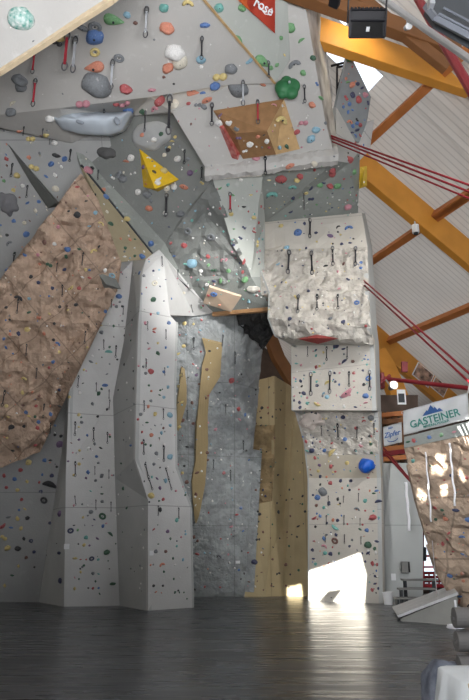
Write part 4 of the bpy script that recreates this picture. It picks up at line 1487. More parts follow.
def wing():
    p, n, reg, d = hit(93, 112)
    s = d / F
    e = empty('wall_volume', p, 'large bluish-white wing-shaped resin volume hanging below the wide top overhang', 'volume')
    Rv = Matrix((Vector((1, 0, 0)), Vector((0, SP * -1, CP)), Vector((0, -CP, -SP)))).transposed()
    bm = bmesh.new()
    up_ = [(52, 117), (60, 118), (75, 114), (95, 113), (112, 113), (128, 112), (132, 112)]
    lo_ = [(52, 119), (63, 130), (78, 134), (92, 135), (108, 136), (122, 130), (132, 114)]
    rows = []
    for i in range(25):
        t = i / 24 * 6
        k = min(int(t), 5); f = t - k
        a = Vector(up_[k]).lerp(Vector(up_[k + 1]), f); b = Vector(lo_[k]).lerp(Vector(lo_[k + 1]), f)
        row = []
        for j in range(13):
            g = j / 12
            x, y = a.lerp(b, g)
            b_ = math.sin(g * math.pi) * math.sin(min(1, i / 24 * 1.02) * math.pi) ** .6
            lift = .05 + .55 * b_ + .10 * noise.noise(Vector((x * .09, y * .12, 3))) - .16 * math.exp(-((x - 80) / 4) ** 2 - ((y - 122) / 2.2) ** 2) * 2
            row.append(bm.verts.new(U(x, y, p.y + .1) + Vector((0, -1, -.35)) * lift))
        rows.append(row)
    for r1, r2 in zip(rows, rows[1:]):
        for j in range(12): bm.faces.new((r1[j], r1[j + 1], r2[j + 1], r2[j]))
    bm.normal_update(); NRM.clear()
    for f in bm.faces:
        if f.normal.dot(CAM - f.calc_center_median()) < 0: f.normal_flip()
    bm.normal_update()
    for v in bm.verts: NRM[v] = Vector((0, -.8, -.5)).normalized()
    thicken(bm, .5)
    obj('volume_body', bm, M_wing, e, smooth=True)
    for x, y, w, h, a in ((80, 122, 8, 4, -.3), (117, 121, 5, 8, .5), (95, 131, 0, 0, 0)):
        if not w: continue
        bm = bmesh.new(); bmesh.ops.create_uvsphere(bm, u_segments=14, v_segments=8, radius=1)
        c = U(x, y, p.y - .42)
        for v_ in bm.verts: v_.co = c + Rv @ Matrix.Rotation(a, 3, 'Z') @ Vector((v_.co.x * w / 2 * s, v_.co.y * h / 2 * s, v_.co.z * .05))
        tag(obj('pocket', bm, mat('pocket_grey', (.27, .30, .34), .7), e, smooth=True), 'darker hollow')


wing()


def green_knob():
    p, n, reg, d = hit(286, 88)
    s = d / F
    e = empty('climbing_hold', p, 'biggest dark green lobed climbing hold, on the crease above the wooden volume', 'climbing hold')
    m = mat('dark_green_resin', (.03, .16, .06), .5, .12, 5)
    bm = bmesh.new()
    for dx, dy, r in ((-3, 1, 8), (5, -1, 7.5), (-4, 7, 5), (4, 6, 6.5), (0, -6, 5.5)):
        t = bmesh.ops.create_icosphere(bm, subdivisions=3, radius=r * s)
        for v_ in t['verts']:
            v_.co = p + Vector((-.0, -.18, -.12)) + Vector((dx * s, v_.co.y * 0, -dy * s)) + Vector((v_.co.x, v_.co.y * .8, v_.co.z))
    o = obj('hold_body', bm, m, e, smooth=True)
    rm_ = o.modifiers.new('fuse', 'REMESH'); rm_.mode = 'VOXEL'; rm_.voxel_size = .018; rm_.use_smooth_shade = True
    sm_ = o.modifiers.new('soften', 'SMOOTH'); sm_.iterations = 6
    bm = bmesh.new(); tube(bm, p + Vector((.05, -.40, -.14)), p + Vector((.05, -.30, -.1)), .03, 10)
    obj('bolt', bm, M_steel, e)


green_knob()
blob_on_wall('climbing_hold', 367, 465, 15, 13, .38, mat('bright_blue_resin', (.01, .10, .50), .4), 'big round bright blue hold on the slanting band of the cream pillar', 'climbing hold', lump=.1)
blob_on_wall('wall_volume', 311, 421, 26, 13, .30, mat('pinkish_white_resin', (.62, .55, .50), .7), 'lumpy whitish volume under the flat block of the cream pillar', lump=.3)
blob_on_wall('climbing_hold', 253, 289, 13, 7, .08, mat('cream_resin', (.62, .60, .54), .6), 'flat cream disc hold on the grey band under the dark overhang', 'climbing hold')
volume('wall_volume', [(297, 339, 17.0), (317, 334.5, 17.0), (339, 338.5, 17.0), (318, 344, 17.1)], [(318, 338, .25)], mat('dark_red_board', (.28, .035, .03), .5, .2, 8),
       'dark red diamond-shaped volume under the bulge of the cream pillar', faces=[(0, 1, 4), (1, 2, 4), (2, 3, 4), (3, 0, 4)])
volume('wall_volume', [(360, 167, 16.6), (367, 166, 16.7), (367, 186, 16.8), (359, 189, 16.8)], [(364, 170, .15), (363, 184, .12)], mat('yellow_volume', (.70, .47, .03), .5),
       'narrow yellow volume at the corner below the diamond panel', faces=[(0, 1, 4), (1, 2, 5, 4), (2, 3, 5), (3, 0, 4, 5)])
volume('climbing_hold', [(218, 124), (224, 124), (240, 154), (238, 160), (232, 158)], [(224, 131, .18), (236, 154, .2)], mat('red_white_resin', (.50, .03, .03), .45, .2, 7, col2=(.6, .25, .22)),
       'long red and white hold along the edge of the wooden volume', 'climbing hold', faces=[(0, 1, 5), (1, 2, 6, 5), (2, 3, 6), (3, 4, 6), (4, 0, 5, 6)])
# holds may also stand on the volumes
for o_ in [ob for ob in COL.objects if ob.type == 'MESH' and ob.name.startswith('wall_volume')]:
    if not o_.get('label'): continue
    reg = {'bright yellow': 'the yellow pyramid', 'large varnished': 'the wooden volume', 'big light': 'the light grey oval volume'}.get(' '.join(o_['label'].split()[:2]), 'a wall volume')
    base_i = len(_bv)
    _bv += [v.co.copy() for v in o_.data.vertices]
    for p in o_.data.polygons:
        _bf.append([base_i + i for i in p.vertices]); REG.append(reg)
WB = BVHTree.FromPolygons(_bv, _bf)

# ---------------------------------------------------------------- climbing holds
COLS = {
    'te': ('teal', (.06, .42, .36)), 'gn': ('green', (.10, .38, .10)), 'dg': ('dark green', (.02, .12, .055)), 'bl': ('blue', (.03, .16, .50)),
    'lb': ('light blue', (.16, .42, .58)), 'nv': ('navy', (.03, .04, .13)), 'rd': ('red', (.50, .03, .035)), 'or': ('orange', (.70, .17, .05)),
    'ye': ('yellow', (.68, .50, .06)), 'wh': ('white', (.72, .71, .68)), 'gy': ('grey', (.17, .19, .21)), 'dk': ('black', (.03, .03, .035)),
    'pk': ('pink', (.62, .18, .25)), 'pu': ('purple', (.17, .08, .22)), 'br': ('brown', (.20, .07, .045)), 'cr': ('cream', (.66, .60, .45))}
def mute(c):
    l_ = .3 * c[0] + .5 * c[1] + .2 * c[2] + .06
    return tuple(x * .66 + l_ * .34 for x in c)


HM = {k: mat(v[0].replace(' ', '_') + '_resin', mute(v[1]), .65, .15, 18, .2, 60, speck=.45) for k, v in COLS.items()}
HM['te2'] = mat('teal_white_resin', (.05, .45, .36), .5, .3, 6, col2=(.75, .80, .78))


def shape_mesh(kind, seed):
    rnd = random.Random(seed)
    bm = bmesh.new()
    off = Vector((seed * 3.1, seed * 1.7, 0))
    if kind in ('blob', 'jug', 'long', 'sloper', 'crimp'):
        bmesh.ops.create_icosphere(bm, subdivisions=3, radius=.5)
        for v in bm.verts:
            c = v.co * 2
            k = 1 + .22 * noise.noise(c * 1.1 + off) + .08 * noise.noise(c * 3 + off)
            x, y, z = c.x * .5 * k, c.y * .5 * k, c.z * .5 * k
            if kind == 'jug':
                y *= .78; z *= .95
                if y > .05: z -= .30 * math.exp(-((x / .22) ** 2) - ((y - .2) / .12) ** 2)
            elif kind == 'long':
                y *= .38; z *= .6; y += .12 * (x * 2) ** 2 * (1 if seed % 2 else -1)
            elif kind == 'sloper':
                z *= .7; y *= .85
            elif kind == 'crimp':
                y *= .5; z = z * .6 + max(0, y) * .6
            else:
                y *= .9; z *= .75
            v.co = Vector((x, y, max(z, -.06)))
    elif kind == 'wedge':
        bmesh.ops.create_icosphere(bm, subdivisions=3, radius=.5)
        for v in bm.verts:
            c = v.co * 2
            t = .5 + c.x * .5
            v.co = Vector((c.x * .55, c.y * .36 * (1.15 - t * .9) * (1 + .1 * noise.noise(c + off)), max(-.06, c.z * .34 * (1.1 - t * .6))))
    elif kind == 'ring':
        torus(bm, (0, 0, .06), .33, .15, sx=1.1, sy=.85, seg=22, rs=8)
        for v in bm.verts: v.co.z = max(v.co.z, -.05)
    elif kind == 'bean':
        torus(bm, (0, -.12, .06), .30, .16, sx=1.15, sy=.8, seg=14, rs=8, arc=3.5, start=-.2)
        for v in bm.verts: v.co.z = max(v.co.z, -.05)
    elif kind == 'double':
        for dx, dy, r in ((-.22, .1, .28), (.2, -.08, .3)):
            t = bmesh.ops.create_icosphere(bm, subdivisions=2, radius=r)
            for v in t['verts']:
                c = v.co.copy(); v.co = Vector((c.x + dx, c.y * .85 + dy, max(-.05, c.z * .9)))
    for f in bm.faces: f.smooth = True
    me = bpy.data.meshes.new('climbing_hold')
    bm.to_mesh(me); bm.free()
    me.materials.append(HM['gy'])
    return me


KINDS = ['blob', 'jug', 'long', 'sloper', 'crimp', 'wedge', 'ring', 'bean', 'double']
SHAPES = {k: [shape_mesh(k, i) for i in (1, 2, 3)] for k in KINDS}
bmb = bmesh.new(); bmesh.ops.create_cone(bmb, cap_ends=True, segments=8, radius1=.07, radius2=.06, depth=.06)
BOLT = bpy.data.meshes.new('bolt'); bmb.to_mesh(BOLT); bmb.free(); BOLT.materials.append(M_dkgrey)
ZTOP = {'blob': .36, 'jug': .20, 'long': .28, 'sloper': .33, 'crimp': .3, 'wedge': .3, 'ring': .02, 'bean': .19, 'double': .05}

# x y width colour [shape] of every hold that can be told apart in the photograph
HOLDS = """
21 19 24 te2 sloper,60 36 12 ye,57 43 10 dk,83 28 11 gy,95 27 13 gy ring,95 37 18 bl sloper,114 20 18 gn wedge,95 52 10 ye ring,94 67 18 or wedge,97 85 28 gy sloper,119 58 10 gy ring,20 80 15 gy jug,
21 87 11 gy,12 103 8 cr,11 112 11 gy,83 104 14 pk double,50 118 9 wh,135.5 23 5 br blob,167 28 14 or jug,164 8 9 te,188 3 11 ye,205 25 10 bl,201 60 9 lb,201 67 5 wh,175 53 19 wh sloper,180 62 15 cr,
168 68 12 or jug,164 77 4 br blob,126 89 12 rd jug,152 90 8 pk,127 15 7 lb,174 84 3 dk,220 77 14 ye double,231 69 12 gy sloper,125 103 14 pk bean,128 110 12 bl jug,116 104 6 rd,160 102 11 rd jug,
174 105 11 cr,193 93 12 or wedge,203 93 6 bl,207 100 11 or,188.6 103.6 5 rd,155 109 10 pk bean,164 95 8 gy,204 107 6 gy,143 112 7 dg,198 105 7 gy,215 86 10 bl,238 88 20 gy sloper,
219 8 9 te,242 8 8 gn,239 39 10 gn,263 62 16 gn wedge,250 61 9 lb,271 68 5 gn,277 65 5 gn,290 28 10 gn,301 40 7 gn,281 38 5 gn,313 58 6 dg,303 73 6 gn,294 64 12 gy,262 84 8 or,312 105 7 or,321 98 6 gn,
284.5 55 4 ye,317 84 5 bl,303.5 123 9 pk,297 132 6 rd,316 130 8 lb,311 139 9 lb,290 166 9 or,325.5 123 4 gy,
219 123 8 wh,221 115 6 pu,229 123 7 wh,237 129 7 gy,267.5 116 5 bl,274 106 8 pk bean,281 120 14 ye bean,258 136.6 5 or,264 135 3 dk,267 141 6 wh,250 144 7 wh,245 151 6 wh,287 147 6 dg wedge,279.6 147.6 5 lb,
269 147.6 4 rd,256 158 8 pk,238.6 138 6 pu,191 124 3 br,281 179 11 rd blob,300 176 7 rd,289 167 4 nv,269 180 4 ye,272 194 11 te bean,293 198 5 nv,306 193 5 ye,292.5 187 8 te,332 172 14 rd double,314.5 170 4 rd,
297 180 6 ye,314.5 164 6 cr,330 186 7 rd,320 185 6 gn,337.6 186 7 gn,344 179 3 rd,311 188 6 nv,311 199 6 nv,291 212 5 nv,348 207 7 pk,350 160 7 rd,323.5 183 5 nv,354 172 6 gn,
348.6 59 6 gn,352 85 7 or,346 78.6 4 or,347.6 82 5 gn,346 98 6 rd,352.5 95 6 nv,358.4 99.6 7 rd,357.6 84 5 nv,362 88 5 nv,365 95 6 pk,368 103 5 nv,349.4 104 5 bl,343.5 107 4 bl,352.5 110 4 bl,349.4 122 7 or,
357 120 5 dk,359.7 125 6 rd,352.8 126 5 bl,352 132.5 5 nv,357 130 6 nv,360 135.6 5 rd,355.3 135.6 5 bl,357 123.5 5 bl,348 112 4 bl,
142 135 5 or,154 140 6 wh,161 134 5 dg,126 161 6 or,131 158 7 wh,135 173 3 wh,113 178 5 wh,120 173 5 gy,123 179 8 gy,118 176 6 gy,164.5 155 5 cr,168 150 5 dk,172 141 5 ye,175 137 4 ye,169.6 147.6 4 ye,177.5 159 7 wh,
188 159 5 gy,190 173 6 pu,196 171 4 gn,184 187 9 or,202 183 5 ye,174 187 6 wh,167 188.5 6 cr,149 208.5 7 or,151 201 4 gy,165 213 5 wh,180.6 214 8 gy,192 220.5 4 te,210 214 4 wh,169 227 3 nv,147 194 9 gy,138 192 6 wh,
148.6 158 5 wh,154 172 5 dk,164 171 7 ye,159 179.5 7 wh,157.6 183 6 wh,154.5 166 3 wh,143.5 167 5 pu,146 184 4 or,188 231 8 gy ring,211 237 8 gy ring,184 245.6 6 rd,170.6 243 4 rd,193 238 3 wh,208 256.6 5 rd,222 260 5 pk,
208.5 265 4 gn,192 263.5 10 lb,201 271 5 wh,213.6 270 6 dg,198 280 5 te,207 284.5 5 wh,185 264 5 te,214 294 7 bl ring,208.5 295.5 4 rd,174 256 4 bl,226 259.7 4 pk,221 281 7 gn,214 281 5 nv,245 280 7 gn,228.5 271 5 gn,
265 292 4 gy,249 302 4 lb,257 295.6 3 rd,219.5 305 4 or,
231 214 5 ye,244 207 5 dk,254 217.7 5 ye,258.5 222.6 4 rd,261 206.7 4 rd,254 232 5 rd,244 227.7 5 nv,234 229 3 gn,240.5 238 5 nv,257 243.8 7 ye double,258.7 238.7 3 lb,244 261.7 6 rd long,233.6 245 4 nv,235.6 258 3 pk,
240 263 3 nv,258.7 258.7 3 nv,233 195 4 gn,242.6 272 4 rd,220 208.5 3 rd,260 250.7 3 pk,228 184.8 4 te,241 180 4 wh,220 188.6 5 gn,250.8 195 4 ye,
281 226 5 ye,298 232.7 8 bl sloper,304.4 223.6 4 nv,316 232.7 4 nv,338 227 5 dk,348.7 228 8 bl,330 236 6 pu,286.4 248.5 7 lb,306.3 248 3 nv,341.8 244 4 nv,350 243 4 nv,278 264.3 5 lb,325.7 265.7 5 dk,303 265.7 3 nv,
343.7 263.7 4 br,361 262.4 4 bl,361 268 4 bl,337.6 271.5 3 pk,281.6 282.3 3 nv,348 279.5 5 nv,339 288.7 4 pk,308.5 291 4 nv,295.5 297 5 ye,287 307.5 4 nv,357 303 6 bl ring,289.7 319 5 nv,330.7 318.6 5 gy,343 322 5 nv,
311.8 329 3 rd,328 306.7 3 ye,366 326 4 rd,296.3 363.5 4 te,316 355.6 3 te,301 365 3 pk,316 367 4 rd,319.8 366 3 ye,344 361 6 nv,352.8 361.3 4 br,364.5 359 3 bl,336 346 6 nv,343.6 349 5 nv,354 373 4 rd,334.5 373 3 nv,
314 372 4 te,300.4 381 4 nv,327.6 382 7 ye long,317 385.4 4 nv,316.6 381.6 3 te,335.5 381.6 3 nv,354 381 3 pk,368.6 378.4 6 bl ring,364 384.4 4 dk,346.8 394 13 pk long,303.8 393.3 5 nv,323.4 393.3 4 lb,327 397 5 lb,
365.6 395.9 6 bl,365.6 402.5 5 pk,294 400.3 3 nv,299.5 402.5 4 nv,300 407.4 4 nv,307.4 403.3 4 te,317 404.6 7 ye long,355.4 407 4 nv,344 406.5 4 wh,307 397.6 3 pk,363 370.5 3 nv,
343 417.3 5 nv,364 421 5 rd,371 418 6 gy,328 430.4 3 nv,356 428 4 rd,369.5 436 4 dk,312.7 443 3 nv,331.9 443.2 4 rd,306 441.5 4 rd,345 439.4 5 bl,360.8 445.7 5 pk,370.8 444 4 dg,371.8 453 4 dg,324.8 450.5 5 bl,
331 452.4 9 ye long,312 450.5 6 nv,307 450.5 5 te,335.3 454.3 4 wh,314.8 457.8 4 rd,330.9 466.4 5 rd,347 463 5 ye,318.4 471 4 ye,319.6 465.3 4 pu,335.3 471.6 3 rd,368 478 4 rd,320.3 476.4 4 nv,326.7 476.8 3 or,
311 474.9 3 nv,340.5 480.8 4 nv long,351 480.8 4 nv,320.3 484.5 3 dk,330.5 483 5 rd,322.8 491.8 9 gy sloper,317.6 497.5 6 bl,313 495 3 nv,349.7 490 3 nv,373.7 493.3 4 dg,376.6 490.8 5 bl,337.8 499 4 dk,
316.3 505.3 4 br,324 507.4 4 te,328.8 503.4 5 nv,338.4 504.4 3 ye,365 500.7 5 te,378.3 501 7 nv long,357 509 6 gy,373 517.4 7 rd jug,370 518.8 4 rd,314.4 518.4 6 rd long,320 516 4 bl,333 520 4 or,337.8 520.3 4 nv,
335 528 8 te long,326.9 523 3 nv,315.4 526.6 3 dk,360 529.3 4 dg,367 530.3 5 bl,336 534.7 4 nv,335 540.8 7 br ring,324.4 546.2 6 pk bean,352.2 540 3 gy,368 545 7 dg blob,376.8 541.4 5 nv,374.5 548.5 4 dg,
324 538.5 5 bl,313.8 541 3 pk,325 553 5 te,330.7 553.9 5 nv,339 553.3 3 dg,312.5 550 4 nv,313.4 558.7 4 nv,349.5 546.2 3 nv,368 553 5 nv,375.8 552.6 4 wh,372.5 563.5 5 rd,377 564.5 4 rd,365.3 561.6 3 nv,
351.4 563.5 4 gy,328.8 563 3 rd,375 583.7 4 nv,372 590 4 rd,378.3 588.4 3 nv,375 576 3 nv,315.4 563.9 4 te,
119 296.4 6 bl,120 302 3 gy,116.6 306.6 4 gy,105.4 311.4 5 bl,98.6 312.4 4 gy,101.6 332.4 5 gy,101 325.6 3 ye,108.6 323.6 4 wh,113.6 326 3 dg,96.6 324 2 dk,109.6 347 3 dg,108.6 351.4 7 te long,91 361.6 5 gy,
87.4 347.4 3 ye,107 374 3 gy,105 385.4 6 bl,98.6 393.4 5 dg,101.6 389 3 dg,109.6 364 2 gy,96.4 363.4 2 ye,80 393 4 wh,84 369.6 3 ye,132.4 320 2.5 dk,131 340.4 3 dg,133 358 3 wh,124.4 364.6 3 dk,133.4 371 3 dk,
127 383 3 wh,118.4 390 3 dk,133.6 388.4 3 dk,141.6 293.6 3 nv,139.6 273 5 bl,144 275.7 4 gy,153.5 270.8 3 nv,154.6 283.2 6 cr ring,141.7 294 3 bl,153.3 299.7 6 dg jug,169 322.9 5 bl sloper,154.4 328.9 5 or,154 332 4 rd,
157.8 353.3 5 dg,150.7 371.5 6 rd sloper,145 322.9 4 pk,145.8 373.2 4 gy,165.7 347.5 3 bl,167.9 366.8 3 lb,164 372 4 bl,158 343.2 3 ye,149 348.6 4 pk,148 343.2 3 gy,143.2 366.8 3 gy,151.4 391 3 or,167.9 387 4 lb,
149 385.4 3 dg,158 313 4 lb,144.7 309 3 wh,150.7 314.3 3 rd,165.7 279.6 2 nv,160 286.4 2 nv,146.4 287.5 2 rd,164 301 2 gy,171.5 298.6 3 bl,184 292.9 4 cr,
184.4 323.3 5 ye,193.6 324 3 ye,178.6 332.5 3 gy,184 346 5 ye,178 354 5 ye,201.5 320 3 rd,181 375 4 ye,178.6 386.5 4 ye,196.4 375 4 pu,209.6 351 3 dk,207 369.6 4 br,199.6 384 4 br,187.8 378.6 3 gy,193 364 3 rd,
92.5 403.8 4 gy,107 409.3 3 dk,81.7 422.2 4 gy,97.7 416.4 3 dk,79 414.7 4 ye,110 436.9 3 dg,78.9 427 3 ye,87.2 435.3 3 bl,78.9 439.5 3 pu,94.6 443.8 3.5 gy,100.6 447.9 4 dk long,88.3 448.6 4 wh,96.5 456.4 3.5 bl,
82.8 458.7 2 dk,68.2 461.2 2.5 pu,79.2 463.9 4 ye,88 472.2 4.5 bl,98.5 462.8 3 gy,101.7 475.7 5 gy bean,95.8 480.4 3.5 gy,90.7 491 3 te,102 493.8 3.5 dg,86 478 3 pu,73.7 475 3 ye,79.7 450.5 3 ye,69.4 397 4 ye,
124 422.2 2 dk,127 399.7 2 dk,123.7 440 2 dk,121.3 463.4 4 dg,123.2 488.3 4 dg,61 436 4 dk,60 444.2 7 pu blob,102.4 501.5 4 gy,90.9 511.8 5 gy bean,102.5 516.2 7 dg ring,94.3 519.5 3 nv,70.6 530.7 6 nv ring,
77.7 530 3 gn,110.6 533.7 6 dg,86.2 537.5 5 te bean,97.4 538.5 4 pu,102.9 526 4 bl,92.6 525.5 2 pu,84 544.9 4 ye ring,78.4 544 2 dk,89.7 545.4 2.5 pu,106.8 552.3 6 dg,91.7 558.6 5.5 nv ring,75 558.3 5 ye,98.3 559.5 3 te,
80.6 559.5 2.5 rd,86.2 559.5 2 rd,84 565.5 3 dg,93 573.5 4 gy,98.6 574 3 te,80.6 572 3 ye,95.5 581.3 2.5 dg,112.8 583.8 6 dg,92.9 588.3 3 rd,98.6 588 2.5 bl,74.6 588.6 3.5 ye,83.2 517.4 3 ye,82.3 504.2 2.5 gy,
126.9 508 4 dg,60 513.5 6 pu,59.5 553 6 nv,60.6 580.8 6 nv,169.8 415 6 lb sloper,155 414 5 ye,140.5 414.3 4.5 gy,148.2 406.5 4 or,159.7 395 3 dg,163.9 397.2 4 lb,170.3 425.5 4 lb,147 422.5 4 dg,151.4 435 5 or,
142 432 3 rd,161.3 432.9 4 lb,163.4 428 3 br,156.5 453.5 5 gy,170 456.9 6 lb sloper,145.8 444.4 3 dg,142 442.8 3.5 rd,163.9 444.4 4 wh,158.6 459 3 wh,150.6 445.5 3 dg,159.4 438 2 dg,138 419.3 3 rd,155 425.5 2.5 gy,
151 400.9 4 gy,131 445.5 5 bl,129.8 438 3 wh,131 410.3 3 wh,151 495.6 7 ye jug,165.5 480.7 5 lb,157 478.5 4 pu,159.9 488 4 pu,154 464 4 gy,151.9 477 3 te,176 490.8 3 pk,163.4 499.3 4 rd,181.8 402 4 ye,192 402.8 4 br,
182.6 420.4 5 br,179.5 427 4 ye,193.3 423.6 4 br,187 446.8 4 dk,184.5 466 3 dk,182.6 473 3.5 ye,187 482 5 br,197 472.7 5 br,195.9 494.3 4 br,143 509 3 wh,141 534.7 2.5 wh,153.7 529.4 3.5 rd,167.8 531.4 4.5 pu,
160 509.7 5 dk bean,170.4 538.6 3 dg,176.8 546 3 te,176.8 520 5 te,185.7 534 3 lb,156 551.4 5 gy,165.8 551.4 4 br,162 564.7 6 or bean,175 565 3 wh,173 558.3 3 dg,183 559.6 3.5 lb,164 571.6 3 dg,150.7 565 2.5 or,
153.7 585.7 3.5 dk,163 585.7 3 dk,155.8 592 3 or,161.4 592.8 2 or,175 592.3 3 dg,179.3 592.3 2 dg,184 592.3 2 dg,187 598.7 2 dg,142 568.5 3 wh,141 583.9 2.5 wh,143.5 548 3 wh,132 547.3 2 gy,131 568.5 2 dg,158.3 544 2.5 dg,
241 508 4 bl,236.6 514.7 4 rd,231 526.8 4.5 pk,243 531 3 bl,197.7 540.8 3.5 br,197 554 5 rd,194 537 4 br,194.8 522 3 gy,207.4 452.6 4 br,208 460 3 br,239 570 3 bl,241 579 2 dk,195 589.5 2.5 dk,224 473 4 rd,249 460 3 bl,
208 569 2 or,219.4 568.5 2 dk,227 574.6 2 dk,219.4 556 6 gy bean,231.7 380.6 6 rd blob,238.6 409 5 rd,239.4 419.3 4 pk,245 414.7 4 bl,215.6 429.3 4 pk,248.9 396.3 2.5 bl,206 398 3 br,
269 387.3 3 dk,281 390.4 2 dk,262 407.8 4 dk,268 407.5 2.5 rd,280 409.6 3.5 dk,261 417.7 3 dk,285 425 2.5 dk,276 409.6 2 dk,261 425.4 3 dk,272.4 416.7 2.5 dk,277.8 475 4 dk,263 490 3 nv,265.5 496 3 nv,256 490 3 br,
260 482.8 3 dk,278.3 512 4 dk,277 503 2.5 dk,259.6 514 4 dk,258.6 521.6 2.5 dk,263 532 3 br,256.8 539.6 3 dk,254.5 562 6 nv,261.6 572.3 2.5 br,272.6 559.3 3 br,286 564.6 4 br,277 574 2.5 dk,271.4 585.6 2.5 br,
257 576 2 dk,249 581.8 3 br,287.2 532 2.5 br,298.2 526.3 4 dk,302.6 496 3 dk,305 511.4 3 dk,298.7 570.3 3 dg,273 547.2 2.5 dk,290.3 516 2.5 br,279.6 538.3 2 dk,263 548.5 3 gy,286 585.6 2.5 br,
4 475.6 4.5 rd,14.6 479 5 bl,27 481.5 4 ye,6.4 487.4 4 rd,17.4 490 4.5 ye,21.8 499.4 4 rd,52 475.6 5 nv,50 484 14 dk long,41 491.7 4.5 nv,44 500.2 7 dk ring,42.2 474.6 3 bl,39.2 482.3 3 rd,19.2 510 3 bl,24.8 509 4 ye,
8.2 517.3 5 gy,17.4 518.6 5 ye,27.4 518 5 dk,2.5 526.8 8 rd,11 527.6 4.5 bl,21 528.3 4.5 ye,3.8 537.8 7 ye double,7.7 548 6 ye,17.9 548.6 6 dk,31.2 541 5 nv,23.8 538.6 4 dk,34 551.9 4 nv,26.4 557.5 4 br,18.4 566 3.5 ye,
34.5 567.2 2.5 dk,12 575.4 4 dg,4.6 585.7 4 ye,50 523 4 nv,46.6 555.2 2 dk,56.8 543.4 2.5 dk,59.4 390 4 nv,59.4 406 5 dk,55 434.7 3.5 dk,68.6 362.3 3 dk,50.4 414.2 5 bl,50.4 406 3 or,20.5 470 5 rd,28.7 462.5 6 ye,
44.8 460.3 5 bl,50.4 460.3 4 dk,56.8 466.7 3 dk,
67.8 249.7 7 bl,78.8 249.2 5 dg,66 256.4 6 dg,37.6 255 5 pk,31 276.8 5 dk,49 265 7 dg,39.7 264 4 or,64.7 269.7 5 nv,38.4 282.5 4.5 nv,29 298.6 4 lb,18.7 297.8 8 dk,6.4 307.5 4 dk,9.7 319.6 4 dk,29 312.4 5 dg,
39 317.8 6 or,27.4 329.3 6 ye,10 334.4 4 or,3.8 338.8 4 bl,18.4 333.6 5 nv,57.6 343.9 6 bl,53.7 340 4 dk,44 333.6 5 or,52.5 288.3 4.5 nv,71 288.3 7 ye,79.3 288.3 5 rd,89.6 278 5 rd,82.4 277.3 4 wh,89.6 270 3.5 bl,
85.7 269.7 4 ye,93.4 251 7 ye,99 246.6 4 dk,105 270.4 5 wh,111.8 276 7 lb ring,60 306.8 4 dk,76 304.7 5 dk,67.8 310 3.5 ye,49.4 314 4 ye,54.2 323.4 4 dk,44.8 242.3 6 br,54.5 244 5 wh,
5.6 347.2 5 bl,24.3 378.4 7 ye,22.5 392.5 5 ye,32 392 3.5 or,39 395.8 4 br,6.4 406 5 ye,8.2 416.8 4.5 ye,26 412.4 5 bl,23 405.2 5 br,36.3 406 4 rd,29 416.3 4 ye,35 416.8 4 dg,38.4 421.9 5 bl,37.6 427.8 5 rd,
11.5 427 6 dk,24.3 426.2 5 dk,7.2 437.7 3.5 ye,35.3 445 4.5 rd,12.8 450.5 5 dk,53 361.8 5 bl,49 367.4 4 rd,59.4 352 4 ye,77.3 215 7 dk,69 211.3 3.5 dk,86.2 201 3.5 dk,95.4 212.6 5 lb,101 223.6 6 ye,58.3 227 5 pk,
89 226 4 lb,77.3 187 5 rd,6.4 158.9 5 rd,18.7 131.5 5 or,30.7 139 9 ye,46 135 6 ye,54.5 143 6 wh,39.7 153.2 3.5 gy,56.3 155.5 8 dk,64.7 158.9 6 bl,51.2 164 6 bl,61.4 167 4 wh,29 157.6 5 or,34 167.8 10 ye,
46 176.3 5 bl,55 175 5 wh,17 175.5 6 ye,22.5 185.7 5 wh,13.6 190.3 5 ye,55.5 188.8 7 cr,38.9 201.6 4.5 bl,27.4 203 5 bl,35.3 210.5 5 cr,24.3 222.8 5 cr,14 221 5 bl,26.4 234.3 6.5 bl,7 235 4 dk,4 181 4 gn,
6.4 269.7 5 bl,24.8 254.8 5 bl,9 243.3 7 gy bean,88 170.4 9 pk,92 168 5 dk,104 189.6 5 or,106 196.7 6 bl,95.4 195 4 dk,110.5 224 6 dg,107 211.8 4 cr,142 256.4 6 bl,151 243.6 6 bl,130 239.7 4 or,120.8 238.7 3 or,
125.4 248 4 dg,134.9 255.9 3.5 dg,124.6 256.6 4 wh,134.9 239.2 3 dg,127 219 6 ye,
407.9 441.8 5 dg,413.5 440.6 5 rd,429.3 437.2 5 bl,441.7 434.6 5 gn,454 432 5 pk,413 460.7 5 te,466.7 477.5 5 rd,450.7 475.2 4 nv,455.9 510 7 nv,467.9 519.5 6 bl,435.3 507.8 5 rd,445.6 518.6 6 or,442 510 4 dg,
435.8 519.5 4 dg,448.7 533.2 5 rd,461.9 536.6 6 bl,442.6 543.7 5 rd,453 551.3 4 rd,462.5 554 5 bl,449.8 575.5 6 bl,462.5 573.3 5 or,459.7 596.4 5 bl,458.7 602 4 or,447.4 539.5 4 rd,463.5 581 4 or,428 533 4 br
"""
items = []
for t in HOLDS.replace('\n', '').split(','):
    q = t.split()
    if len(q) < 4: continue
    x, y, s = float(q[0]), float(q[1]), float(q[2])
    h = hit(x, y)
    if h is None: continue
    items.append(dict(x=x, y=y, s=s, c=q[3], k=q[4] if len(q) > 4 else None, h=h))
rnd = random.Random(11)
for it in items:
    it['big'] = it['s'] + it['h'][3] * 0
    if it['k'] is None:
        it['k'] = rnd.choice(['blob', 'jug', 'jug', 'crimp', 'sloper', 'bean', 'long', 'double', 'blob'] if it['s'] >= 4 else ['blob', 'crimp', 'jug', 'sloper'])
    it['ang'] = rnd.uniform(-.7, .7) if it['k'] not in ('wedge',) else -.25
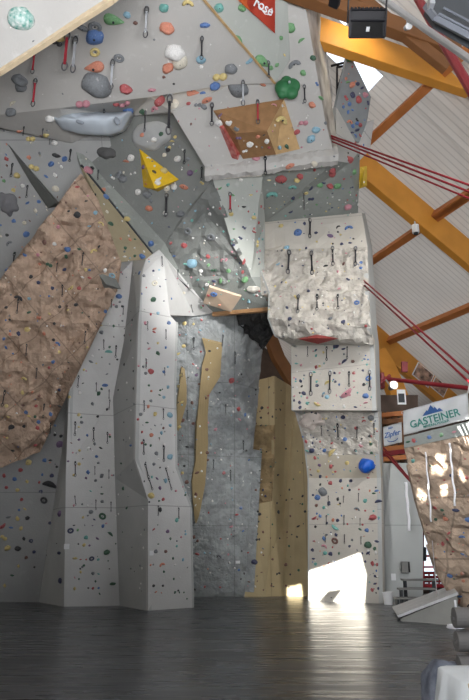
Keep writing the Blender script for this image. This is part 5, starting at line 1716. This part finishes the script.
for it in items:
    if (it['x'], it['y']) == (346.8, 394): it['ang'] = .55
    if (it['x'], it['y']) in ((331, 452.4),): it['ang'] = .9
    if (it['x'], it['y']) == (50, 484): it['ang'] = -.25
    if (it['x'], it['y']) == (94, 67): it['ang'] = 3.3
    if (it['x'], it['y']) == (244, 261.7): it['ang'] = 1.5
order = sorted(range(len(items)), key=lambda i: (-items[i]['s'], i))
NIND = 288
ind = set(order[:NIND])
ORD = ['', 'highest', 'second-highest', 'third-highest', 'fourth-highest', 'fifth-highest', 'sixth-highest', 'seventh-highest', 'eighth-highest',
       'ninth-highest', 'tenth-highest', 'eleventh-highest', 'twelfth-highest', 'thirteenth-highest', 'fourteenth-highest', 'fifteenth-highest',
       'sixteenth-highest', 'seventeenth-highest', 'eighteenth-highest', 'nineteenth-highest', 'twentieth-highest']
LOW = ['', 'lowest', 'second-lowest', 'third-lowest', 'fourth-lowest', 'fifth-lowest', 'sixth-lowest', 'seventh-lowest', 'eighth-lowest', 'ninth-lowest', 'tenth-lowest']
byrc = {}
for i, it in enumerate(items):
    it['cn'] = 'teal and white' if it['c'] == 'te2' else COLS[it['c']][0]
    if i in ind: byrc.setdefault((it['h'][2], it['cn']), []).append(i)
for L in byrc.values(): L.sort(key=lambda i: items[i]['y'])
SHN = {'blob': 'knob', 'jug': 'jug', 'long': 'long', 'sloper': 'rounded', 'crimp': 'edge', 'wedge': 'wedge-shaped', 'ring': 'ring-shaped', 'bean': 'curved', 'double': 'two-lobed'}


def near_phrase(i):
    it = items[i]; best = None
    for j, jt in enumerate(items):
        if j == i or jt['h'][2] != it['h'][2] or jt['cn'] == it['cn'] or jt['s'] < 3: continue
        dx, dy = jt['x'] - it['x'], jt['y'] - it['y']
        d = math.hypot(dx, dy) - jt['s'] * .5
        if best is None or d < best[0]: best = (d, dx, dy, jt)
    if best is None or best[0] > 22: return ''
    d, dx, dy, jt = best
    rel = ('above' if dy > 0 else 'below') if abs(dy) >= abs(dx) else 'beside'
    return rel + (' an ' if jt['cn'] == 'orange' else ' a ') + jt['cn'] + ' one'


def hold_label(i):
    it = items[i]; reg = it['h'][2]; L = byrc[(reg, it['cn'])]
    k = L.index(i) + 1; n = len(L)
    if n == 1: rank = 'only larger %s hold' % it['cn']
    elif n - k + 1 < k and n - k + 1 < len(LOW): rank = '%s of the larger %s holds' % (LOW[n - k + 1], it['cn'])
    else: rank = '%s of the larger %s holds' % (ORD[min(k, 20)], it['cn'])
    lab = '%s on %s' % (rank, reg)
    npz = near_phrase(i)
    if npz and len((lab + ', ' + npz).split()) <= 16: lab += ', ' + npz
    return lab


def place_matrix(it, scale=1.0):
    p, n, reg, d = it['h']
    s = it['s'] * (1.06 if it['s'] > 5.5 else .95) / F * (d * (ray(it['x'], it['y']).normalized().y * CP + ray(it['x'], it['y']).normalized().z * SP))
    R = wall_frame(n, it['ang'])
    return Matrix.Translation(p) @ R.to_4x4() @ Matrix.Diagonal((s, s, s, 1)), s


for i in order[:NIND]:
    it = items[i]
    me = SHAPES[it['k']][i % 3]
    o = bpy.data.objects.new('climbing_hold', me)
    COL.objects.link(o)
    Mx, s = place_matrix(it)
    o.matrix_world = Mx
    o.material_slots[0].link = 'OBJECT'
    o.material_slots[0].material = HM[it['c']]
    tag(o, hold_label(i), 'climbing hold', 'climbing holds on ' + it['h'][2].replace('the ', '', 1), 'thing')
    if it['s'] >= 6:
        b = bpy.data.objects.new('bolt', BOLT)
        COL.objects.link(b); b.parent = o; b.location = (0, 0, ZTOP[it['k']])

# the remaining small ones, as one object
bm = bmesh.new()
verts_all, faces_all, mi = [], [], []
mats_used = list(HM.keys())
def add_small(it, kidx):
    me = SHAPES_LOW[kidx % len(SHAPES_LOW)]
    Mx, s = place_matrix(it)
    b = len(verts_all)
    verts_all.extend([Mx @ v for v in me[0]])
    for f in me[1]:
        faces_all.append([b + q for q in f]); mi.append(mats_used.index(it['c']))
SHAPES_LOW = []
for sd_, (sx_, sy_, sz_) in enumerate(((1, .8, .6), (1, .5, .6), (.8, 1, .7), (1, .9, .5))):
    b0 = bmesh.new(); bmesh.ops.create_icosphere(b0, subdivisions=2, radius=.5)
    vs0 = []
    for v in b0.verts:
        k = 1 + .35 * noise.noise(v.co * 3 + Vector((sd_ * 4, 0, 0)))
        vs0.append(Vector((v.co.x * sx_ * k, v.co.y * sy_ * k, max(-.05, v.co.z * sz_ * k))))
    b0.verts.ensure_lookup_table()
    SHAPES_LOW.append((vs0, [[v.index for v in f.verts] for f in b0.faces])); b0.free()
for n_, i in enumerate(order[NIND:]):
    add_small(items[i], n_)
# the many tiny screw-ons between them
rnd = random.Random(5)
FILL = [((266, 222, 362, 340), 90, 'nv nv wh gy pk ye bl dk'), ((293, 345, 374, 408), 60, 'nv wh pk te ye bl gy'), ((300, 412, 378, 476), 80, 'nv wh rd te ye bl gy dk'),
        ((312, 480, 380, 600), 80, 'nv wh rd te gy bl dk or'), ((0, 130, 80, 470), 120, 'wh cr gy br or bl'), ((84, 140, 212, 290), 90, 'wh wh gy cr lb gy pk'),
        ((212, 182, 264, 278), 50, 'wh gy rd te wh pk'), ((265, 165, 358, 216), 60, 'wh gn nv wh te gy ye'), ((190, 278, 268, 310), 35, 'wh te gn rd wh'),
        ((72, 270, 190, 600), 110, 'gy gy dk wh pk dg'), ((178, 318, 262, 595), 130, 'wh gy pk dk wh lb rd'), ((255, 385, 310, 590), 50, 'dk br dk dg'),
        ((338, 60, 370, 210), 40, 'bl nv rd dk wh or'), ((404, 436, 469, 610), 60, 'or rd dg bl br'), ((175, 95, 335, 172), 45, 'wh pk gy wh rd'),
        ((0, 5, 290, 110), 18, 'wh gy wh')]
for (x0, y0, x1, y1), cnt, cols in FILL:
    for _ in range(cnt):
        x, y = rnd.uniform(x0, x1), rnd.uniform(y0, y1)
        h = hit(x, y)
        if h is None: continue
        c = rnd.choice(cols.split())
        add_small(dict(x=x, y=y, s=rnd.uniform(1.3, 2.8), c=c, h=h, ang=rnd.uniform(-1.5, 1.5)), rnd.randint(0, 3))
me = bpy.data.meshes.new('small_climbing_holds')
me.from_pydata(verts_all, [], faces_all)
for k in mats_used: me.materials.append(HM[k])
me.polygons.foreach_set('material_index', mi)
me.polygons.foreach_set('use_smooth', [True] * len(mi))
me.update()
o = bpy.data.objects.new('small_climbing_holds', me); COL.objects.link(o)
tag(o, 'hundreds of tiny screw-on climbing holds scattered over all the walls', 'climbing hold', None, 'stuff')

# ---------------------------------------------------------------- quickdraws
M_sling = mat('black_sling', (.03, .03, .035), .8); M_slingred = mat('red_sling', (.42, .03, .05), .8); M_slinggrey = mat('pale_sling', (.45, .47, .5), .8)
M_cara = mat('carabiner_metal', (.16, .16, .17), .4, .05, metal=.6)
def qd_meshes():
    bm = bmesh.new(); box_bm(bm, (0, 0, -.5), (.055, .03, .66), None, .006)
    box_bm(bm, (0, .0, -.26), (.06, .03, .06), None, .006); box_bm(bm, (0, 0, -.74), (.06, .03, .06), None, .006)
    s = bpy.data.meshes.new('sling'); bm.to_mesh(s); bm.free(); s.materials.append(M_sling)
    bm = bmesh.new(); torus(bm, (0, 0, 0), .085, .017, sx=.62, sy=1.25, seg=18, rs=6, rot=Matrix.Rotation(math.radians(90), 3, 'X'))
    c = bpy.data.meshes.new('carabiner'); bm.to_mesh(c); bm.free(); c.materials.append(M_cara)
    bm = bmesh.new(); box_bm(bm, (0, .03, -.02), (.10, .02, .14), None, .006)
    h = bpy.data.meshes.new('hanger'); bm.to_mesh(h); bm.free(); h.materials.append(M_steel)
    return s, c, h
QS, QC, QH = qd_meshes()
QDS = """68 30 60 71 r,76 35 70 73 s,35 50 31 74 r,36 77 28 107 r,113 58 107 90 s,147 5 141 38 s,202 35 201 60 b,104 108 103 124 b,243 79 242 106 s,268 60 267 78 b,257.6 99 256 124 r,212 102 210 126 b,
170 93 168 135 b,304 84 303.5 103 b,147 110 146 132 b,185 150 184.5 164 b,202 167 202 180 b,167 193 165 217 b,24 125 25 136 b,43 127 40 138 b,50 137 48 145 b,71 149 70 162 b,13 163 10 177 b,28 185 26 198 b,99 170 97 180 b,
265 158 265 175 b,303 192 303 210 b,310 217 310 239 b,289 251 289 275 b,312 251 312 275 b,332.6 247 332.6 266 b,355.6 247 355.6 266 b,298.6 295 298 314 b,317 295 317 311 b,338 295 338 311 b,311.2 372 311.2 396 b,
330.4 371 330 394 b,349.4 372 349.4 387 b,370 370 370 391 b,308 347 308 357 b,327 347 327 361 b,347.5 347 347.5 359 b,321.3 424.6 321.3 436 b,337.2 423.6 337.2 440 b,357.4 426.5 357.4 440 b,374 424 374 435 b,
328.8 496 328.8 505 b,344 496 344 503 b,359 493.4 359 502 b,326.9 515.5 326.9 525 b,344.5 515.5 344.5 525 b,360.5 518.4 360.5 526 b,326 534.7 326 543 b,345 534.7 345 543.5 b,361.4 536.6 361.4 544.5 b,
75 422 74.6 436 b,75.4 462 75.4 477 b,93.8 428 93.8 442 b,95 466.6 95 475 b,107.5 432.5 107.5 444 b,109 390 108.7 399 b,109 470 109 479 b,86 332 85 344 b,103.6 340 103.6 350 b,116 346 115.4 358 b,78.4 376 77.4 388 b,
96 383 96 392 b,109.5 400 109 410 b,111.6 299 111.6 308 b,123.6 306 123.2 315 b,75 496 76 505.4 b,96 500 96 510 b,111 502 111 512 b,143.4 401 143.4 412 b,162.6 409 162.6 420 b,143 440 143 455 b,163 446 163 462 b,
144.5 464 148 478 b,148 478 152 490 b,165 468 168 479 b,168 479 171 490 b,145.4 359 145.4 369 b,164 368 164 376 b,165.3 330 165.3 340 b,147 322 147 331 b,178 269 178 279 b,191.4 304 191.4 313 b,194 337 194 350 b,
182.4 366 181.8 377 b,161.5 257 162 267 b,178 508 178 519 b,157.5 506 157.5 516 b,84 252 82 266 b,62 284 61 297 b,18.4 299 17.4 314 b,5 390 2 407 b,15 252 11.5 265 b,37 367 35 379 b,230 192 229.7 213 r,45 405 43 418 b,
50 424 49 434 b,58 262 57 272 b,26 345 24 356 b,187 410 187 420 b,222 335 222 346 b,234 352 234 364 b,226 404 226 415 b,243 440 243 452 b,213 460 213 470 b,230 470 230 481 b"""
qd = []
for t in QDS.replace('\n', '').split(','):
    x0, y0, x1, y1, c = t.split(); x0, y0, x1, y1 = map(float, (x0, y0, x1, y1))
    h = hit(x0, y0)
    if h is None: continue
    qd.append((x0, y0, x1, y1, c, h))
qreg = {}
for q in qd: qreg.setdefault((q[5][2], q[4]), []).append(q)
for L in qreg.values(): L.sort(key=lambda q: (q[1], q[0]))
for q in sorted(qd, key=lambda q: q[1] - q[3]):
    x0, y0, x1, y1, c, h = q
    p, n, reg, d = h
    top = p + n * .05
    # hangs straight down where the wall leans over; lies along the face elsewhere
    lo, hi = 0.01, 4.0
    for _ in range(30):
        m_ = (lo + hi) / 2
        if proj(top + Vector((0, 0, -m_)))[1] < y1: lo = m_
        else: hi = m_
    end = top + Vector((0, 0, -lo))
    hb = hit(x1, y1)
    if hb is not None and ((end - CAM).length > hb[3] - .03 or hb[2] == reg and abs(hb[1].z) < .3):
        end = hb[0] + hb[1] * .05
    ax = (end - top)
    Lq = ax.length
    want = math.hypot(x1 - x0, y1 - y0) / F * d * 1.25
    if Lq > 1.5 * want: end = top + Vector((0, 0, -want)); ax = end - top; Lq = want
    z = -ax.normalized()
    y = (n - z * n.dot(z)); y = -y.normalized() if y.length > .1 else Vector((0, 1, 0))
    x = y.cross(z)
    R = Matrix((x, y, z)).transposed()
    e = bpy.data.objects.new('quickdraw', None); COL.objects.link(e)
    e.matrix_world = Matrix.Translation(top) @ R.to_4x4() @ Matrix.Diagonal((Lq * (1.15 if y1 - y0 < 25 else 1.0),) * 2 + (Lq, 1))
    L = qreg[(reg, c)]; k = L.index(q) + 1; nn_ = len(L)
    cname = {'b': 'black', 'r': 'red', 's': 'pale'}[c]
    if nn_ == 1: lab = 'only %s quickdraw hanging on %s' % (cname, reg)
    elif nn_ - k + 1 < k and nn_ - k + 1 < len(LOW): lab = '%s %s quickdraw hanging on %s' % (LOW[nn_ - k + 1], cname, reg)
    else: lab = '%s %s quickdraw hanging on %s' % (ORD[min(k, 20)], cname, reg)
    tag(e, lab, 'quickdraw', 'quickdraws on ' + reg.replace('the ', '', 1), 'thing')
    for nm, me_, loc, mt in (('sling', QS, (0, 0, 0), {'b': M_sling, 'r': M_slingred, 's': M_slinggrey}[c]), ('carabiner', QC, (0, 0, -.12), None), ('carabiner', QC, (0, 0, -.88), None), ('hanger', QH, (0, 0, 0), None)):
        o = bpy.data.objects.new(nm, me_); COL.objects.link(o); o.parent = e; o.location = loc
        if mt:
            o.material_slots[0].link = 'OBJECT'; o.material_slots[0].material = mt
        if nm in ('carabiner', 'hanger') and y1 - y0 < 18: o.material_slots[0].link = 'OBJECT'; o.material_slots[0].material = M_dkgrey

# ---------------------------------------------------------------- small cards on the walls
for px, py, w, lab in ((66.8, 546.5, 5, 'small white card low on the straight pale tower'), (151, 553, 4.5, 'small white card low on the kinked pale tower'),
                       (237.5, 562, 4.5, 'small white card low on the blue-grey rock wall')):
    p, n, reg, d = hit(px, py)
    s = w / F * d * .95
    bm = bmesh.new(); box_bm(bm, (0, 0, .03), (s, s * (1.0 if px < 200 else .6), .012))
    R = wall_frame(n)
    bmesh.ops.transform(bm, matrix=Matrix.Translation(p) @ R.to_4x4(), verts=bm.verts)
    tag(obj('card', bm, M_white), lab, 'card', kind='thing')
